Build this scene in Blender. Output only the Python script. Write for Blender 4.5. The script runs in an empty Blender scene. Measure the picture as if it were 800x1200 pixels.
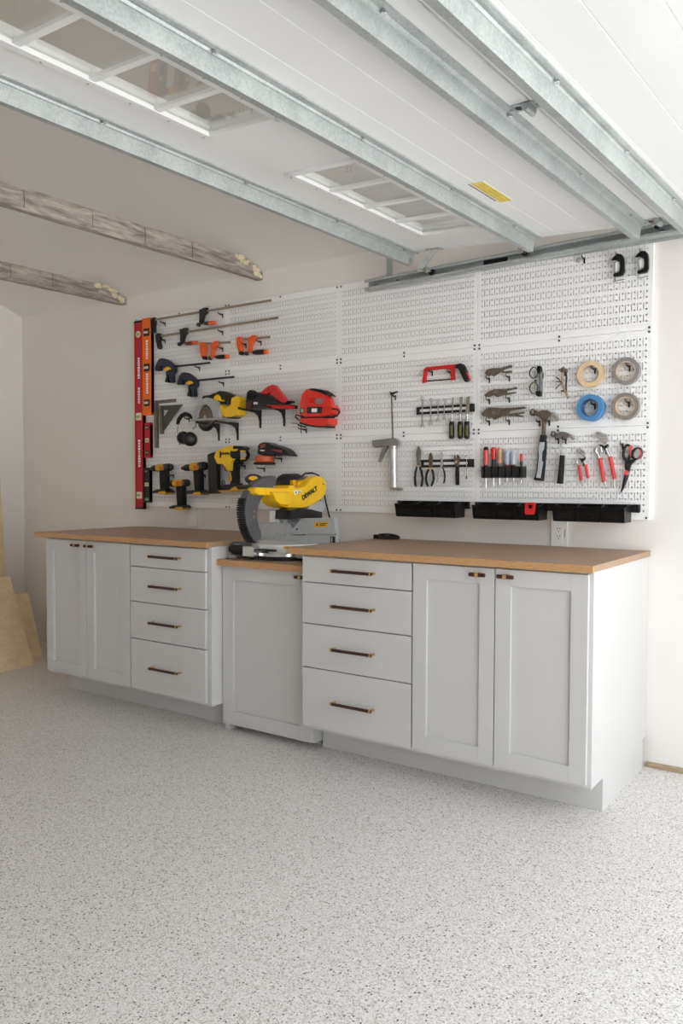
import bpy, bmesh, math, random
from mathutils import Vector, Matrix
random.seed(7)

# ------------------------------------------------------------------ camera
scene = bpy.context.scene
C = scene.collection
CAM = Vector((4.13761, -3.58833, 1.23050))
YAW, PITCH, ROLL, FPX = 0.60721, -0.03649, 0.00251, 944.43
FW = Vector((-math.sin(YAW)*math.cos(PITCH), math.cos(YAW)*math.cos(PITCH), math.sin(PITCH)))
_r = Vector((math.cos(YAW), math.sin(YAW), 0)); _u = _r.cross(FW)
RT = _r*math.cos(ROLL) + _u*math.sin(ROLL)
UP = -_r*math.sin(ROLL) + _u*math.cos(ROLL)
cd = bpy.data.cameras.new('camera'); cam = bpy.data.objects.new('camera', cd); C.objects.link(cam)
m3 = Matrix((RT, UP, -FW)).transposed()
cam.matrix_world = Matrix.Translation(CAM) @ m3.to_4x4()
cd.sensor_fit = 'HORIZONTAL'; cd.sensor_width = 36.0; cd.lens = FPX/800*36
cd.clip_start = 0.05; cd.clip_end = 200
scene.camera = cam

# ------------------------------------------------------------------ world: even, bright overcast sky seen through the open garage doorway
w = bpy.data.worlds.new('overcast_sky'); scene.world = w; w.use_nodes = True
bg = w.node_tree.nodes['Background']
bg.inputs[0].default_value = (0.92, 0.965, 1.0, 1); bg.inputs[1].default_value = 5.6
# sun behind the house: it never enters the doorway, but lights the driveway outside
sd = bpy.data.lights.new('sun', 'SUN'); sun = bpy.data.objects.new('sun', sd); C.objects.link(sun)
sd.energy = 38.0; sd.angle = .02; sd.color = (1.0, .985, .965)
sun.rotation_euler = Vector((.55, -.15, -1.0)).to_track_quat('-Z', 'Y').to_euler()
vs = scene.view_settings
vs.view_transform = 'Standard'; vs.look = 'None'; vs.gamma = 1.0; vs.use_curve_mapping = False
vs.exposure = -0.73
scene.cycles.max_bounces = 14; scene.cycles.diffuse_bounces = 10; scene.cycles.transparent_max_bounces = 16

# ------------------------------------------------------------------ helpers
def ray(u, v): return FW + RT*((u-400)/FPX) + UP*((600-v)/FPX)
def W(u, v, y=0.0):                       # photo point -> place on the vertical plane at depth y (parallel to the tool wall)
    d = ray(u, v); return CAM + d*((y-CAM.y)/d.y)
def WX(u, v, x):
    d = ray(u, v); return CAM + d*((x-CAM.x)/d.x)
def O(pts, y): return [(p.x, p.z) for p in (W(a, b, y) for a, b in pts)]
def OX(pts, x): return [(p.y, p.z) for p in (WX(a, b, x) for a, b in pts)]
def zm(x0, y0, s, pts): return [(x0+a/s, y0+b/s) for a, b in pts]
def lin(c):
    return tuple((x/255/12.92 if x/255 <= .04045 else ((x/255+.055)/1.055)**2.4) for x in c)

MATS = {}
def mat(name, rgb, rough=.5, metal=0.0, var=.06, scale=30.0, bump=0.0, coat=0.0, spec=.5, stretch=(1, 1, 1), trans=0.0):
    if name in MATS: return MATS[name]
    m = bpy.data.materials.new(name); m.use_nodes = True; nt = m.node_tree; N = nt.nodes; L = nt.links
    b = N['Principled BSDF']
    tc = N.new('ShaderNodeTexCoord'); mp = N.new('ShaderNodeMapping'); mp.inputs['Scale'].default_value = stretch
    L.new(tc.outputs['Object'], mp.inputs[0])
    no = N.new('ShaderNodeTexNoise'); no.inputs['Scale'].default_value = scale; no.inputs['Detail'].default_value = 4
    L.new(mp.outputs[0], no.inputs['Vector'])
    c = lin(rgb)
    rp = N.new('ShaderNodeValToRGB')
    rp.color_ramp.elements[0].position = .3; rp.color_ramp.elements[1].position = .7
    rp.color_ramp.elements[0].color = tuple(x*(1-var) for x in c)+(1,)
    rp.color_ramp.elements[1].color = tuple(min(1, x*(1+var)) for x in c)+(1,)
    L.new(no.outputs[0], rp.inputs[0]); L.new(rp.outputs[0], b.inputs['Base Color'])
    b.inputs['Roughness'].default_value = rough; b.inputs['Metallic'].default_value = metal
    b.inputs['Specular IOR Level'].default_value = spec
    b.inputs['Coat Weight'].default_value = coat
    b.inputs['Transmission Weight'].default_value = trans
    if bump:
        bp = N.new('ShaderNodeBump'); bp.inputs['Strength'].default_value = bump; bp.inputs['Distance'].default_value = .002
        L.new(no.outputs[0], bp.inputs['Height']); L.new(bp.outputs[0], b.inputs['Normal'])
    MATS[name] = m
    return m

WM = {}                                   # world matrix of each object
def finish(name, me, m, parent=None, sharp=35):
    if m is not None and not me.materials: me.materials.append(m)
    me.polygons.foreach_set('use_smooth', [True]*len(me.polygons))
    me.set_sharp_from_angle(angle=math.radians(sharp))
    o = bpy.data.objects.new(name, me); C.objects.link(o)
    if parent is not None: o.parent = parent
    wn = o.modifiers.new('weighted_normals', 'WEIGHTED_NORMAL'); wn.keep_sharp = True; wn.weight = 60
    return o
def obj(name, bm, m, parent=None, local=False, sharp=35, origin=None):
    """one mesh object; shapes are given in place and moved into the parent's frame"""
    bmesh.ops.recalc_face_normals(bm, faces=bm.faces[:])
    mw = WM.get(parent, Matrix.Identity(4)) if parent is not None else Matrix.Identity(4)
    if not local and parent is not None: bm.transform(mw.inverted())
    t = Matrix.Identity(4)
    if parent is None and origin is not None:
        t = Matrix.Translation(origin); bm.transform(t.inverted())
    me = bpy.data.meshes.new(name); bm.to_mesh(me); bm.free()
    o = finish(name, me, m, parent, sharp)
    if parent is None: o.matrix_world = t
    WM[o] = mw @ t
    return o
def tag(o, label=None, cat=None, group=None, kind=None):
    if label: o['label'] = label
    if cat: o['category'] = cat
    if group: o['group'] = group
    if kind: o['kind'] = kind
    return o
def thing(name, label, cat, loc, group=None, mw=None, kind=None):
    o = bpy.data.objects.new(name, None); C.objects.link(o)
    o.empty_display_size = .02
    o.matrix_world = mw if mw is not None else Matrix.Translation(loc)
    WM[o] = mw.copy() if mw is not None else Matrix.Translation(loc)
    return tag(o, label, cat, group, kind)
def link_copy(src, parent, matrix_local):
    c = src.copy(); C.objects.link(c); c.parent = parent; c.matrix_local = matrix_local
    return c

def B(): return bmesh.new()
def box(bm, x0, x1, y0, y1, z0, z1, bev=0.0):
    vs_ = [bm.verts.new((x, y, z)) for x in (x0, x1) for y in (y0, y1) for z in (z0, z1)]
    f = [bm.faces.new([vs_[i] for i in q]) for q in ((0,1,3,2),(4,6,7,5),(0,4,5,1),(2,3,7,6),(0,2,6,4),(1,5,7,3))]
    if bev:
        ed = list({e for q in f for e in q.edges})
        bmesh.ops.bevel(bm, geom=ed, offset=bev, segments=2, affect='EDGES', profile=.6)
    return bm
def area2(p): return sum(p[i][0]*p[(i+1) % len(p)][1]-p[(i+1) % len(p)][0]*p[i][1] for i in range(len(p)))
def inset(p, d):
    n = len(p); out = []
    s = 1 if area2(p) > 0 else -1
    for i in range(n):
        a = Vector(p[i-1]); b = Vector(p[i]); c = Vector(p[(i+1) % n])
        e1 = (b-a); e2 = (c-b)
        if e1.length < 1e-7 or e2.length < 1e-7: out.append(tuple(b)); continue
        e1.normalize(); e2.normalize()
        n1 = Vector((-e1.y, e1.x))*s; n2 = Vector((-e2.y, e2.x))*s
        k = n1+n2
        if k.length < .3: out.append(tuple(b)); continue
        k.normalize(); t = d/max(.45, k.dot(n1))
        out.append(tuple(b+k*t))
    return out
def sub(p, it=1):                         # corner cutting: a softer outline
    for _ in range(it):
        q = []
        for i in range(len(p)):
            a = p[i]; b = p[(i+1) % len(p)]
            q += [(a[0]*.75+b[0]*.25, a[1]*.75+b[1]*.25), (a[0]*.25+b[0]*.75, a[1]*.25+b[1]*.75)]
        p = q
    return p
def prism(bm, p, y0, y1, b=0.0, seg=2, axis='y', back=True):
    """outline p (x,z) drawn out from y0 to y1, its rims rounded by b.  axis 'x': p is (y,z); axis 'z': p is (x,y)"""
    sg = 1 if y1 > y0 else -1
    rings = []
    if b and back:
        for k in range(seg):
            a = math.pi/2*k/seg
            rings.append((y0+sg*b*(1-math.cos(math.pi/2-a) if False else 1-math.sin(math.pi/2-(math.pi/2-a))), b*(1-math.sin(a))))
    else: rings.append((y0, 0.0))
    if b:
        if back: rings = [(y0+sg*b*(1-math.cos(math.pi/2*k/seg)), b*(1-math.sin(math.pi/2*k/seg))) for k in range(seg+1)]
        rings += [(y1-sg*b*(1-math.cos(math.pi/2*k/seg)), b*(1-math.sin(math.pi/2*k/seg))) for k in range(seg, -1, -1)]
    else: rings.append((y1, 0.0))
    vr = []
    for yy, d in rings:
        q = inset(p, d) if d > 1e-9 else p
        if axis == 'y': vr.append([bm.verts.new((x, yy, z)) for x, z in q])
        elif axis == 'x': vr.append([bm.verts.new((yy, x, z)) for x, z in q])
        else: vr.append([bm.verts.new((x, z, yy)) for x, z in q])
    n = len(p)
    for a, c in zip(vr, vr[1:]):
        for i in range(n):
            bm.faces.new((a[i], a[(i+1) % n], c[(i+1) % n], c[i]))
    bm.faces.new(vr[0][::-1]); bm.faces.new(vr[-1])
    return bm
def ring_prism(bm, po, pi, y0, y1, axis='y'):  # outline with a hole; po and pi have the same number of points
    n = len(po)
    def mk(p, y):
        if axis == 'y': return [bm.verts.new((a, y, b)) for a, b in p]
        if axis == 'x': return [bm.verts.new((y, a, b)) for a, b in p]
        return [bm.verts.new((a, b, y)) for a, b in p]
    a, b, c, d = mk(po, y0), mk(po, y1), mk(pi, y1), mk(pi, y0)
    for r, s in ((a, b), (b, c), (c, d), (d, a)):
        for i in range(n): bm.faces.new((r[i], r[(i+1) % n], s[(i+1) % n], s[i]))
    return bm
def tube(bm, pts, r, n=8, cap=True):
    pts = [Vector(p) for p in pts]; rs = r if isinstance(r, (list, tuple)) else [r]*len(pts)
    rings = []; prev = None
    for i, p in enumerate(pts):
        t = (pts[min(i+1, len(pts)-1)]-pts[max(i-1, 0)]).normalized()
        if prev is None:
            a = Vector((0, 0, 1)) if abs(t.z) < .9 else Vector((1, 0, 0))
            nx = t.cross(a).normalized()
        else: nx = (prev - t*prev.dot(t)).normalized()
        prev = nx; ny = t.cross(nx)
        rings.append([bm.verts.new(p+(nx*math.cos(2*math.pi*k/n)+ny*math.sin(2*math.pi*k/n))*rs[i]) for k in range(n)])
    for a, b in zip(rings, rings[1:]):
        for k in range(n): bm.faces.new((a[k], a[(k+1) % n], b[(k+1) % n], b[k]))
    if cap: bm.faces.new(rings[0][::-1]); bm.faces.new(rings[-1])
    return bm
def lathe(bm, o, d, prof, n=20, sy=1.0):
    """profile [(height along d, radius)] about the axis d through o"""
    o = Vector(o); d = Vector(d).normalized()
    a = Vector((0, 0, 1)) if abs(d.z) < .9 else Vector((1, 0, 0))
    x = d.cross(a).normalized(); y = x.cross(d)
    rings = []
    for h, r in prof:
        if r <= 1e-6: rings.append([bm.verts.new(o+d*h)])
        else: rings.append([bm.verts.new(o+d*h+(x*math.cos(2*math.pi*k/n)*sy+y*math.sin(2*math.pi*k/n))*r) for k in range(n)])
    for p, q in zip(rings, rings[1:]):
        if len(p) == 1 and len(q) == 1: continue
        for k in range(n):
            k2 = (k+1) % n
            if len(p) == 1: bm.faces.new((p[0], q[k2], q[k]))
            elif len(q) == 1: bm.faces.new((p[k], p[k2], q[0]))
            else: bm.faces.new((p[k], p[k2], q[k2], q[k]))
    if len(rings[0]) > 1: bm.faces.new(rings[0][::-1])
    if len(rings[-1]) > 1: bm.faces.new(rings[-1])
    return bm
def arc(cx, cz, rx, rz, a0, a1, n):
    return [(cx+rx*math.cos(math.radians(a0+(a1-a0)*k/n)), cz+rz*math.sin(math.radians(a0+(a1-a0)*k/n))) for k in range(n+1)]
def circ(cx, cz, r, n=24, rz=None): return arc(cx, cz, r, rz or r, 0, 360-360/n, n-1)
def lettering(name, s, size, m, parent, mw, depth=.0006, align='CENTER'):
    cu = bpy.data.curves.new(name, 'FONT'); cu.body = s; cu.size = size; cu.extrude = depth; cu.align_x = align; cu.align_y = 'CENTER'
    cu.offset = size*.035
    t = bpy.data.objects.new(name, cu); C.objects.link(t)
    dg = bpy.context.evaluated_depsgraph_get(); dg.update()
    me = bpy.data.meshes.new_from_object(t.evaluated_get(dg)); bpy.data.objects.remove(t); bpy.data.curves.remove(cu)
    me.transform(WM[parent].inverted() @ mw); me.materials.clear(); me.materials.append(m)
    o = bpy.data.objects.new(name, me); C.objects.link(o); o.parent = parent; WM[o] = WM[parent]
    return o
FRONT = Matrix(((1, 0, 0, 0), (0, 0, -1, 0), (0, 1, 0, 0), (0, 0, 0, 1)))      # text standing up, read from -y
SIDE = Matrix(((0, 0, 1, 0), (1, 0, 0, 0), (0, 1, 0, 0), (0, 0, 0, 1)))        # text standing up, read from +x

# ------------------------------------------------------------------ materials
M_wall = mat('wall_paint', (231, 227, 223), .85, var=.012, scale=3, bump=.03)
M_ceil = mat('ceiling_paint', (232, 229, 226), .9, var=.015, scale=2, bump=.03)
M_cab = mat('cabinet_paint', (200, 199, 198), .42, var=.01, scale=5)
M_peg = mat('pegboard_powder_coat', (246, 246, 246), .38, var=.006, scale=6)
M_doorw = mat('garage_door_paint', (236, 237, 237), .45, var=.012, scale=4, bump=.02)
M_black = mat('black_plastic', (24, 24, 25), .42, var=.12, scale=60)
M_blackm = mat('black_metal', (26, 26, 27), .38, var=.1, scale=80)
M_rubber = mat('black_rubber', (20, 20, 20), .75, var=.1)
M_gloss = mat('glossy_black_plastic', (12, 12, 13), .34, var=.1, spec=.3)
M_yel = mat('tool_yellow', (246, 196, 18), .38, var=.05, coat=.2)
M_yeld = mat('drill_yellow', (222, 170, 30), .42, var=.08)
M_red = mat('tool_red', (205, 26, 30), .35, var=.07, coat=.2)
M_dred = mat('level_red', (186, 20, 42), .4, var=.06)
M_jred = mat('jigsaw_red', (222, 40, 26), .3, var=.06, coat=.3)
M_orange = mat('level_orange', (243, 112, 20), .4, var=.05)
M_or2 = mat('clamp_orange', (235, 96, 40), .45, var=.08)
M_navy = mat('navy_plastic', (32, 38, 58), .5, var=.1)
M_steel = mat('brushed_steel', (176, 170, 160), .36, metal=.85, var=.1, scale=140)
M_dsteel = mat('worn_dark_steel', (120, 108, 96), .42, metal=.8, var=.3, scale=90, bump=.1)
M_chrome = mat('chrome', (214, 214, 214), .2, metal=.95, var=.05)
M_bar = mat('clamp_bar_steel', (158, 144, 130), .4, metal=.6, var=.12, scale=90)
M_squa = mat('square_steel', (122, 112, 104), .45, metal=.5, var=.15)
M_white = mat('white_print', (238, 238, 236), .5, var=.02)
M_alu = mat('cast_aluminium', (190, 194, 197), .42, metal=.35, var=.05, scale=50)
M_gray = mat('grey_plastic', (96, 97, 99), .5, var=.06)
M_lgray = mat('light_grey_plastic', (168, 168, 170), .5, var=.05)
M_brass = mat('brass', (206, 172, 122), .3, metal=.8, var=.05)
M_leather = mat('dark_brown_leather', (62, 30, 22), .55, var=.2, scale=90, bump=.1)
M_vial = mat('vial_green', (176, 196, 120), .2, var=.05)
M_plate = mat('outlet_plastic', (238, 238, 236), .35, var=.01)
M_dark = mat('dark_slot', (26, 26, 28), .7, var=.1)
def wood_mat(name, base, dark, sx, sy, sz, rough=.45, bump=.08, rings=18, fine=60):
    m = bpy.data.materials.new(name); m.use_nodes = True; nt = m.node_tree; N = nt.nodes; L = nt.links; b = N['Principled BSDF']
    tc = N.new('ShaderNodeTexCoord'); mp = N.new('ShaderNodeMapping'); mp.inputs['Scale'].default_value = (sx, sy, sz)
    L.new(tc.outputs['Object'], mp.inputs[0])
    n1 = N.new('ShaderNodeTexNoise'); n1.inputs['Scale'].default_value = rings; n1.inputs['Detail'].default_value = 5; n1.inputs['Distortion'].default_value = .6
    n2 = N.new('ShaderNodeTexNoise'); n2.inputs['Scale'].default_value = fine; n2.inputs['Detail'].default_value = 3
    L.new(mp.outputs[0], n1.inputs['Vector']); L.new(mp.outputs[0], n2.inputs['Vector'])
    mx = N.new('ShaderNodeMath'); mx.operation = 'MULTIPLY_ADD'; mx.inputs[1].default_value = .35
    L.new(n2.outputs[0], mx.inputs[0]); L.new(n1.outputs[0], mx.inputs[2])
    rp = N.new('ShaderNodeValToRGB'); rp.color_ramp.elements[0].position = .42; rp.color_ramp.elements[1].position = .92
    rp.color_ramp.elements[0].color = lin(dark)+(1,); rp.color_ramp.elements[1].color = lin(base)+(1,)
    L.new(mx.outputs[0], rp.inputs[0]); L.new(rp.outputs[0], b.inputs['Base Color'])
    b.inputs['Roughness'].default_value = rough
    bp = N.new('ShaderNodeBump'); bp.inputs['Strength'].default_value = bump; bp.inputs['Distance'].default_value = .002
    L.new(mx.outputs[0], bp.inputs['Height']); L.new(bp.outputs[0], b.inputs['Normal'])
    MATS[name] = m; return m
M_oak = wood_mat('oak_worktop', (182, 154, 127), (142, 114, 91), 1.2, 14, 14)
M_ply = wood_mat('plywood_birch', (232, 212, 178), (212, 188, 150), 8, 2, .7, rough=.6, rings=6, fine=40)
M_beam = wood_mat('weathered_timber', (196, 186, 178), (104, 96, 90), 6, .9, 6, rough=.9, bump=.4, rings=7, fine=30)
M_sill = wood_mat('raw_wood_sill', (182, 164, 140), (146, 124, 100), 1.5, 10, 10, rough=.8)

def floor_mat():
    m = bpy.data.materials.new('flake_epoxy_floor'); m.use_nodes = True; nt = m.node_tree; N = nt.nodes; L = nt.links; b = N['Principled BSDF']
    tc = N.new('ShaderNodeTexCoord')
    def vor(scale, rnd=1.0):
        v = N.new('ShaderNodeTexVoronoi'); v.inputs['Scale'].default_value = scale; v.inputs['Randomness'].default_value = rnd
        L.new(tc.outputs['Object'], v.inputs['Vector'])
        s = N.new('ShaderNodeSeparateColor'); L.new(v.outputs['Color'], s.inputs[0]); return v, s
    v1, s1 = vor(290)
    r1 = N.new('ShaderNodeValToRGB'); r1.color_ramp.interpolation = 'CONSTANT'
    el = r1.color_ramp.elements
    cols = [(0, (222, 220, 218)), (.34, (210, 207, 204)), (.52, (232, 230, 228)), (.72, (199, 193, 188)), (.87, (180, 172, 166)), (.965, (156, 149, 144)), (.985, (130, 126, 124))]
    el[0].position = 0; el[0].color = lin(cols[0][1])+(1,); el[1].position = cols[1][0]; el[1].color = lin(cols[1][1])+(1,)
    for p_, c_ in cols[2:]:
        e = el.new(p_); e.color = lin(c_)+(1,)
    L.new(s1.outputs[0], r1.inputs[0])
    v2, s2 = vor(110)
    r2 = N.new('ShaderNodeValToRGB'); r2.color_ramp.interpolation = 'CONSTANT'
    r2.color_ramp.elements[0].color = (0, 0, 0, 1); r2.color_ramp.elements[1].position = .82; r2.color_ramp.elements[1].color = (1, 1, 1, 1)
    L.new(s2.outputs[0], r2.inputs[0])
    th = N.new('ShaderNodeMath'); th.operation = 'LESS_THAN'; th.inputs[1].default_value = .0028*110
    L.new(v2.outputs['Distance'], th.inputs[0])
    mu = N.new('ShaderNodeMath'); mu.operation = 'MULTIPLY'; L.new(th.outputs[0], mu.inputs[0]); L.new(r2.outputs[0], mu.inputs[1])
    rc = N.new('ShaderNodeValToRGB'); rc.color_ramp.interpolation = 'CONSTANT'
    rc.color_ramp.elements[0].color = lin((66, 66, 70))+(1,); rc.color_ramp.elements[1].position = .5; rc.color_ramp.elements[1].color = lin((110, 100, 94))+(1,)
    e = rc.color_ramp.elements.new(.75); e.color = lin((168, 144, 130))+(1,)
    L.new(s2.outputs[1], rc.inputs[0])
    mix = N.new('ShaderNodeMixRGB'); L.new(mu.outputs[0], mix.inputs[0]); L.new(r1.outputs[0], mix.inputs[1]); L.new(rc.outputs[0], mix.inputs[2])
    L.new(mix.outputs[0], b.inputs['Base Color'])
    b.inputs['Roughness'].default_value = .42; b.inputs['Specular IOR Level'].default_value = .35
    bp = N.new('ShaderNodeBump'); bp.inputs['Strength'].default_value = .12; bp.inputs['Distance'].default_value = .001
    L.new(v1.outputs['Distance'], bp.inputs['Height']); L.new(bp.outputs[0], b.inputs['Normal'])
    MATS['floor'] = m; return m
M_floor = floor_mat()

def glass_mat():
    m = bpy.data.materials.new('window_glass'); m.use_nodes = True; nt = m.node_tree; N = nt.nodes; L = nt.links
    N.remove(N['Principled BSDF']); out = N['Material Output']
    t = N.new('ShaderNodeBsdfTransparent'); t.inputs[0].default_value = (.97, .98, .97, 1)
    g = N.new('ShaderNodeBsdfGlossy'); g.inputs['Roughness'].default_value = .015; g.inputs[0].default_value = (1, 1, 1, 1)
    ge = N.new('ShaderNodeNewGeometry'); dt = N.new('ShaderNodeVectorMath'); dt.operation = 'DOT_PRODUCT'
    L.new(ge.outputs['Incoming'], dt.inputs[0]); L.new(ge.outputs['Normal'], dt.inputs[1])
    def mth(op, a, b=None):
        n = N.new('ShaderNodeMath'); n.operation = op
        for i, q in enumerate((a, b)):
            if q is None: continue
            if isinstance(q, float): n.inputs[i].default_value = q
            else: L.new(q, n.inputs[i])
        return n
    ab = mth('ABSOLUTE', dt.outputs['Value']); om = mth('SUBTRACT', 1.0, ab.outputs[0]); pw = mth('POWER', om.outputs[0], 5.0)
    sc_ = mth('MULTIPLY', pw.outputs[0], .96); f = mth('ADD', sc_.outputs[0], .04)     # reflectance of one glass face
    mx = N.new('ShaderNodeMixShader'); L.new(f.outputs[0], mx.inputs[0]); L.new(t.outputs[0], mx.inputs[1]); L.new(g.outputs[0], mx.inputs[2])
    L.new(mx.outputs[0], out.inputs[0]); return m
M_glass = glass_mat()
def galv_mat():
    m = bpy.data.materials.new('galvanised_steel'); m.use_nodes = True; nt = m.node_tree; N = nt.nodes; L = nt.links; b = N['Principled BSDF']
    tc = N.new('ShaderNodeTexCoord'); v = N.new('ShaderNodeTexVoronoi'); v.inputs['Scale'].default_value = 160
    no = N.new('ShaderNodeTexNoise'); no.inputs['Scale'].default_value = 9; no.inputs['Detail'].default_value = 5
    L.new(tc.outputs['Object'], v.inputs['Vector']); L.new(tc.outputs['Object'], no.inputs['Vector'])
    s = N.new('ShaderNodeSeparateColor'); L.new(v.outputs['Color'], s.inputs[0])
    ad = N.new('ShaderNodeMath'); ad.operation = 'MULTIPLY_ADD'; ad.inputs[1].default_value = .35; L.new(s.outputs[0], ad.inputs[0]); L.new(no.outputs[0], ad.inputs[2])
    rp = N.new('ShaderNodeValToRGB'); rp.color_ramp.elements[0].position = .3; rp.color_ramp.elements[0].color = lin((160, 166, 166))+(1,)
    rp.color_ramp.elements[1].position = .95; rp.color_ramp.elements[1].color = lin((192, 198, 197))+(1,)
    L.new(ad.outputs[0], rp.inputs[0]); L.new(rp.outputs[0], b.inputs['Base Color'])
    b.inputs['Metallic'].default_value = .55
    r2 = N.new('ShaderNodeMapRange'); r2.inputs[3].default_value = .42; r2.inputs[4].default_value = .6; L.new(no.outputs[0], r2.inputs[0]); L.new(r2.outputs[0], b.inputs['Roughness'])
    return m
M_galv = galv_mat()
M_foam = mat('expanding_foam', (214, 204, 174), .9, var=.15, scale=40, bump=.5)

# ------------------------------------------------------------------ the room
X0, X1 = -1.27, 4.75            # far wall, doorway wall
YB, YF = 0.02, -5.80            # tool wall, opposite wall
ZS, SL = 2.45, 0.40             # ceiling springs from the wall at ZS and rises with this slope
YR = (YB+YF)/2; ZR = ZS+SL*(YB-YR)
def struct(name, bm, m, parent=None, label=None, cat=None):
    o = obj(name, bm, m, parent)
    if parent is None: tag(o, label, cat, kind='structure')
    return o
bm = B(); box(bm, X0-.15, X1+.15, YF-.15, YB+.15, -.15, 0); struct('floor', bm, M_floor, label='speckled grey flake epoxy garage floor', cat='floor')
bm = B(); box(bm, X0-.15, X1+.15, YB, YB+.15, 0, ZS+.05); struct('wall_back', bm, M_wall, label='smooth off-white wall behind the pegboard', cat='wall')
bm = B(); prism(bm, [(YB, 0), (YB, ZS), (YR, ZR), (YF, ZS), (YF, 0)], X0-.15, X0, axis='x'); struct('wall_left', bm, M_wall, label='bare white gable wall behind the leaning plywood', cat='wall')
bm = B(); box(bm, X0-.15, X1+.15, YF-.15, YF, 0, ZS+.05); struct('wall_front', bm, M_wall, label='white wall opposite the tool wall', cat='wall')
OY0, OY1, OZ = -4.10, -0.10, 2.50  # unseen opening, shaped larger than its door to let in more light
bm = B()
box(bm, X1, X1+.15, OY1, YB, 0, OZ); box(bm, X1, X1+.15, YF, OY0, 0, OZ)
prism(bm, [(YB, OZ), (YB, ZS), (YR, ZR), (YF, ZS), (YF, OZ)], X1, X1+.15, axis='x')
struct('wall_right', bm, M_wall, label='white wall around the unseen garage opening, enlarged to let in more light', cat='wall')
bm = B()
prism(bm, [(YB+.15, ZS-.06), (YR, ZR), (YF-.15, ZS-.06), (YF-.15, ZS+.10), (YR, ZR+.16), (YB+.15, ZS+.10)], X0-.15, X1+.15, axis='x')
struct('ceiling', bm, M_ceil, label='sloped off-white plaster ceiling above the timber ties', cat='ceiling')
bm = B(); box(bm, 3.25, X1, YB-.012, YB, 0, .022, .002); struct('baseboard_back', bm, M_sill, label='thin raw wood strip at the foot of the back wall', cat='baseboard')
M_drive = mat('driveway_concrete', (206, 205, 202), .9, var=.06, scale=3)
bm = B(); box(bm, X1+.15, X1+22, YF-14, YB+14, -.16, -.02); struct('ground_driveway', bm, M_drive, label='pale concrete driveway outside the doorway', cat='driveway')

M_crack = mat('split_grain', (112, 100, 92), .9, var=.15)
# timber ties: run across the room, ends cut to the slope of the ceiling
def tie(xe, zb, h, label, k):
    # xe: x at the wall end; the beams stand a little out of square
    root = thing('ceiling_beam', label, 'beam', (xe, YB, zb), 'grey timber ties under the ceiling')
    def zc(y): return ZS+SL*(YB-y) if y > YR else ZS+SL*(y-YF)
    n = 40; y_end = YF+.02
    ys = [YB - .002 - (YB-y_end)*i/n for i in range(n+1)]
    ys = sorted(set(ys+[YB-.03, YB-.06, YB-.10, YB-.14, YB-.18]), reverse=True)
    bm = B(); rows = []
    for y in ys:
        x = xe + .05*(y-YB) + random.uniform(-.0015, .0015)
        zt = min(zb+h, zc(y)-.004)
        zt = max(zt, zb+.004)
        j = lambda: random.uniform(-.0015, .0015)
        rows.append([bm.verts.new((x+dx+j(), y, z+j())) for dx, z in ((0, zb), (0, zb+.5*(zt-zb)), (0, zt), (-.042, zt), (-.042, zb))])
    for a, b in zip(rows, rows[1:]):
        for i in range(5): bm.faces.new((a[i], a[(i+1) % 5], b[(i+1) % 5], b[i]))
    bm.faces.new(rows[0]); bm.faces.new(rows[-1][::-1])
    obj('timber', bm, M_beam, root)
    # lumpy foam around the cut end
    bm = B()
    rnd = random.Random(k)
    for i in range(22):
        t = rnd.random(); y = YB-.02-.22*t
        top = min(zb+h, zc(y)-.01)
        z = top-(rnd.random()**1.6)*.045*(1-t*.5)
        r = rnd.uniform(.008, .017)
        bmesh.ops.create_icosphere(bm, subdivisions=2, radius=r, matrix=Matrix.Translation((xe+.05*(y-YB)+.001, y, z)) @ Matrix.Diagonal((.5, 1.5, .9, 1)))
    for v in bm.verts: v.co += Vector((rnd.uniform(-1, 1), rnd.uniform(-1, 1), rnd.uniform(-1, 1)))*.0016
    tag(obj('foam', bm, M_foam, root, sharp=80), label='pale yellow lumpy expanding foam')
    # split joints across the side of the timber
    bm = B()
    for i in range(5):
        y = YB-.45-.33*i-rnd.uniform(0, .1); x = xe+.05*(y-YB)
        prism(bm, [(y-.003, zb+.006), (y+.001, zb+.03), (y-.002, zb+h-.006), (y+.003, zb+h*.6), (y+.002, zb+.02)], x-.001, x+.0022, axis='x')
    obj('crack', bm, M_crack, root)
tie(1.075, 2.402, .095, 'weathered grey timber tie closer to the raised garage door', 1)
tie(-.105, 2.402, .098, 'weathered grey timber tie closer to the leaning plywood', 2)

# leaning plywood offcuts by the far wall
def sheet(y0, y1, xb, ztop, t, label, xt=X0+.004):
    L_ = math.hypot(ztop, xb-xt); a = math.atan2(xb-xt, ztop)
    mw = Matrix.Translation((xb, y0, 0)) @ Matrix.Rotation(-a, 4, 'Y')
    bm = B(); box(bm, -t, 0, y1-y0, 0, t*math.sin(a)*0, L_, .0015)
    bm.transform(mw)
    o = obj('plywood_sheet', bm, M_ply, origin=Vector((xb, (y0+y1)/2, 0)))
    return tag(o, label, 'plywood', 'plywood sheets leaning on the far wall')
sheet(-.362, -1.35, -.612, .584, .018, 'larger pale plywood sheet leaning low in front of the smaller one', xt=-.869)
sheet(-.214, -.75, -.715, .455, .015, 'smaller plywood offcut behind the larger leaning sheet', xt=-.884)
sheet(-.20, -1.0, -1.125, 1.62, .012, 'tall plywood panel standing steeply against the gable wall', xt=-1.255)
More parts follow.
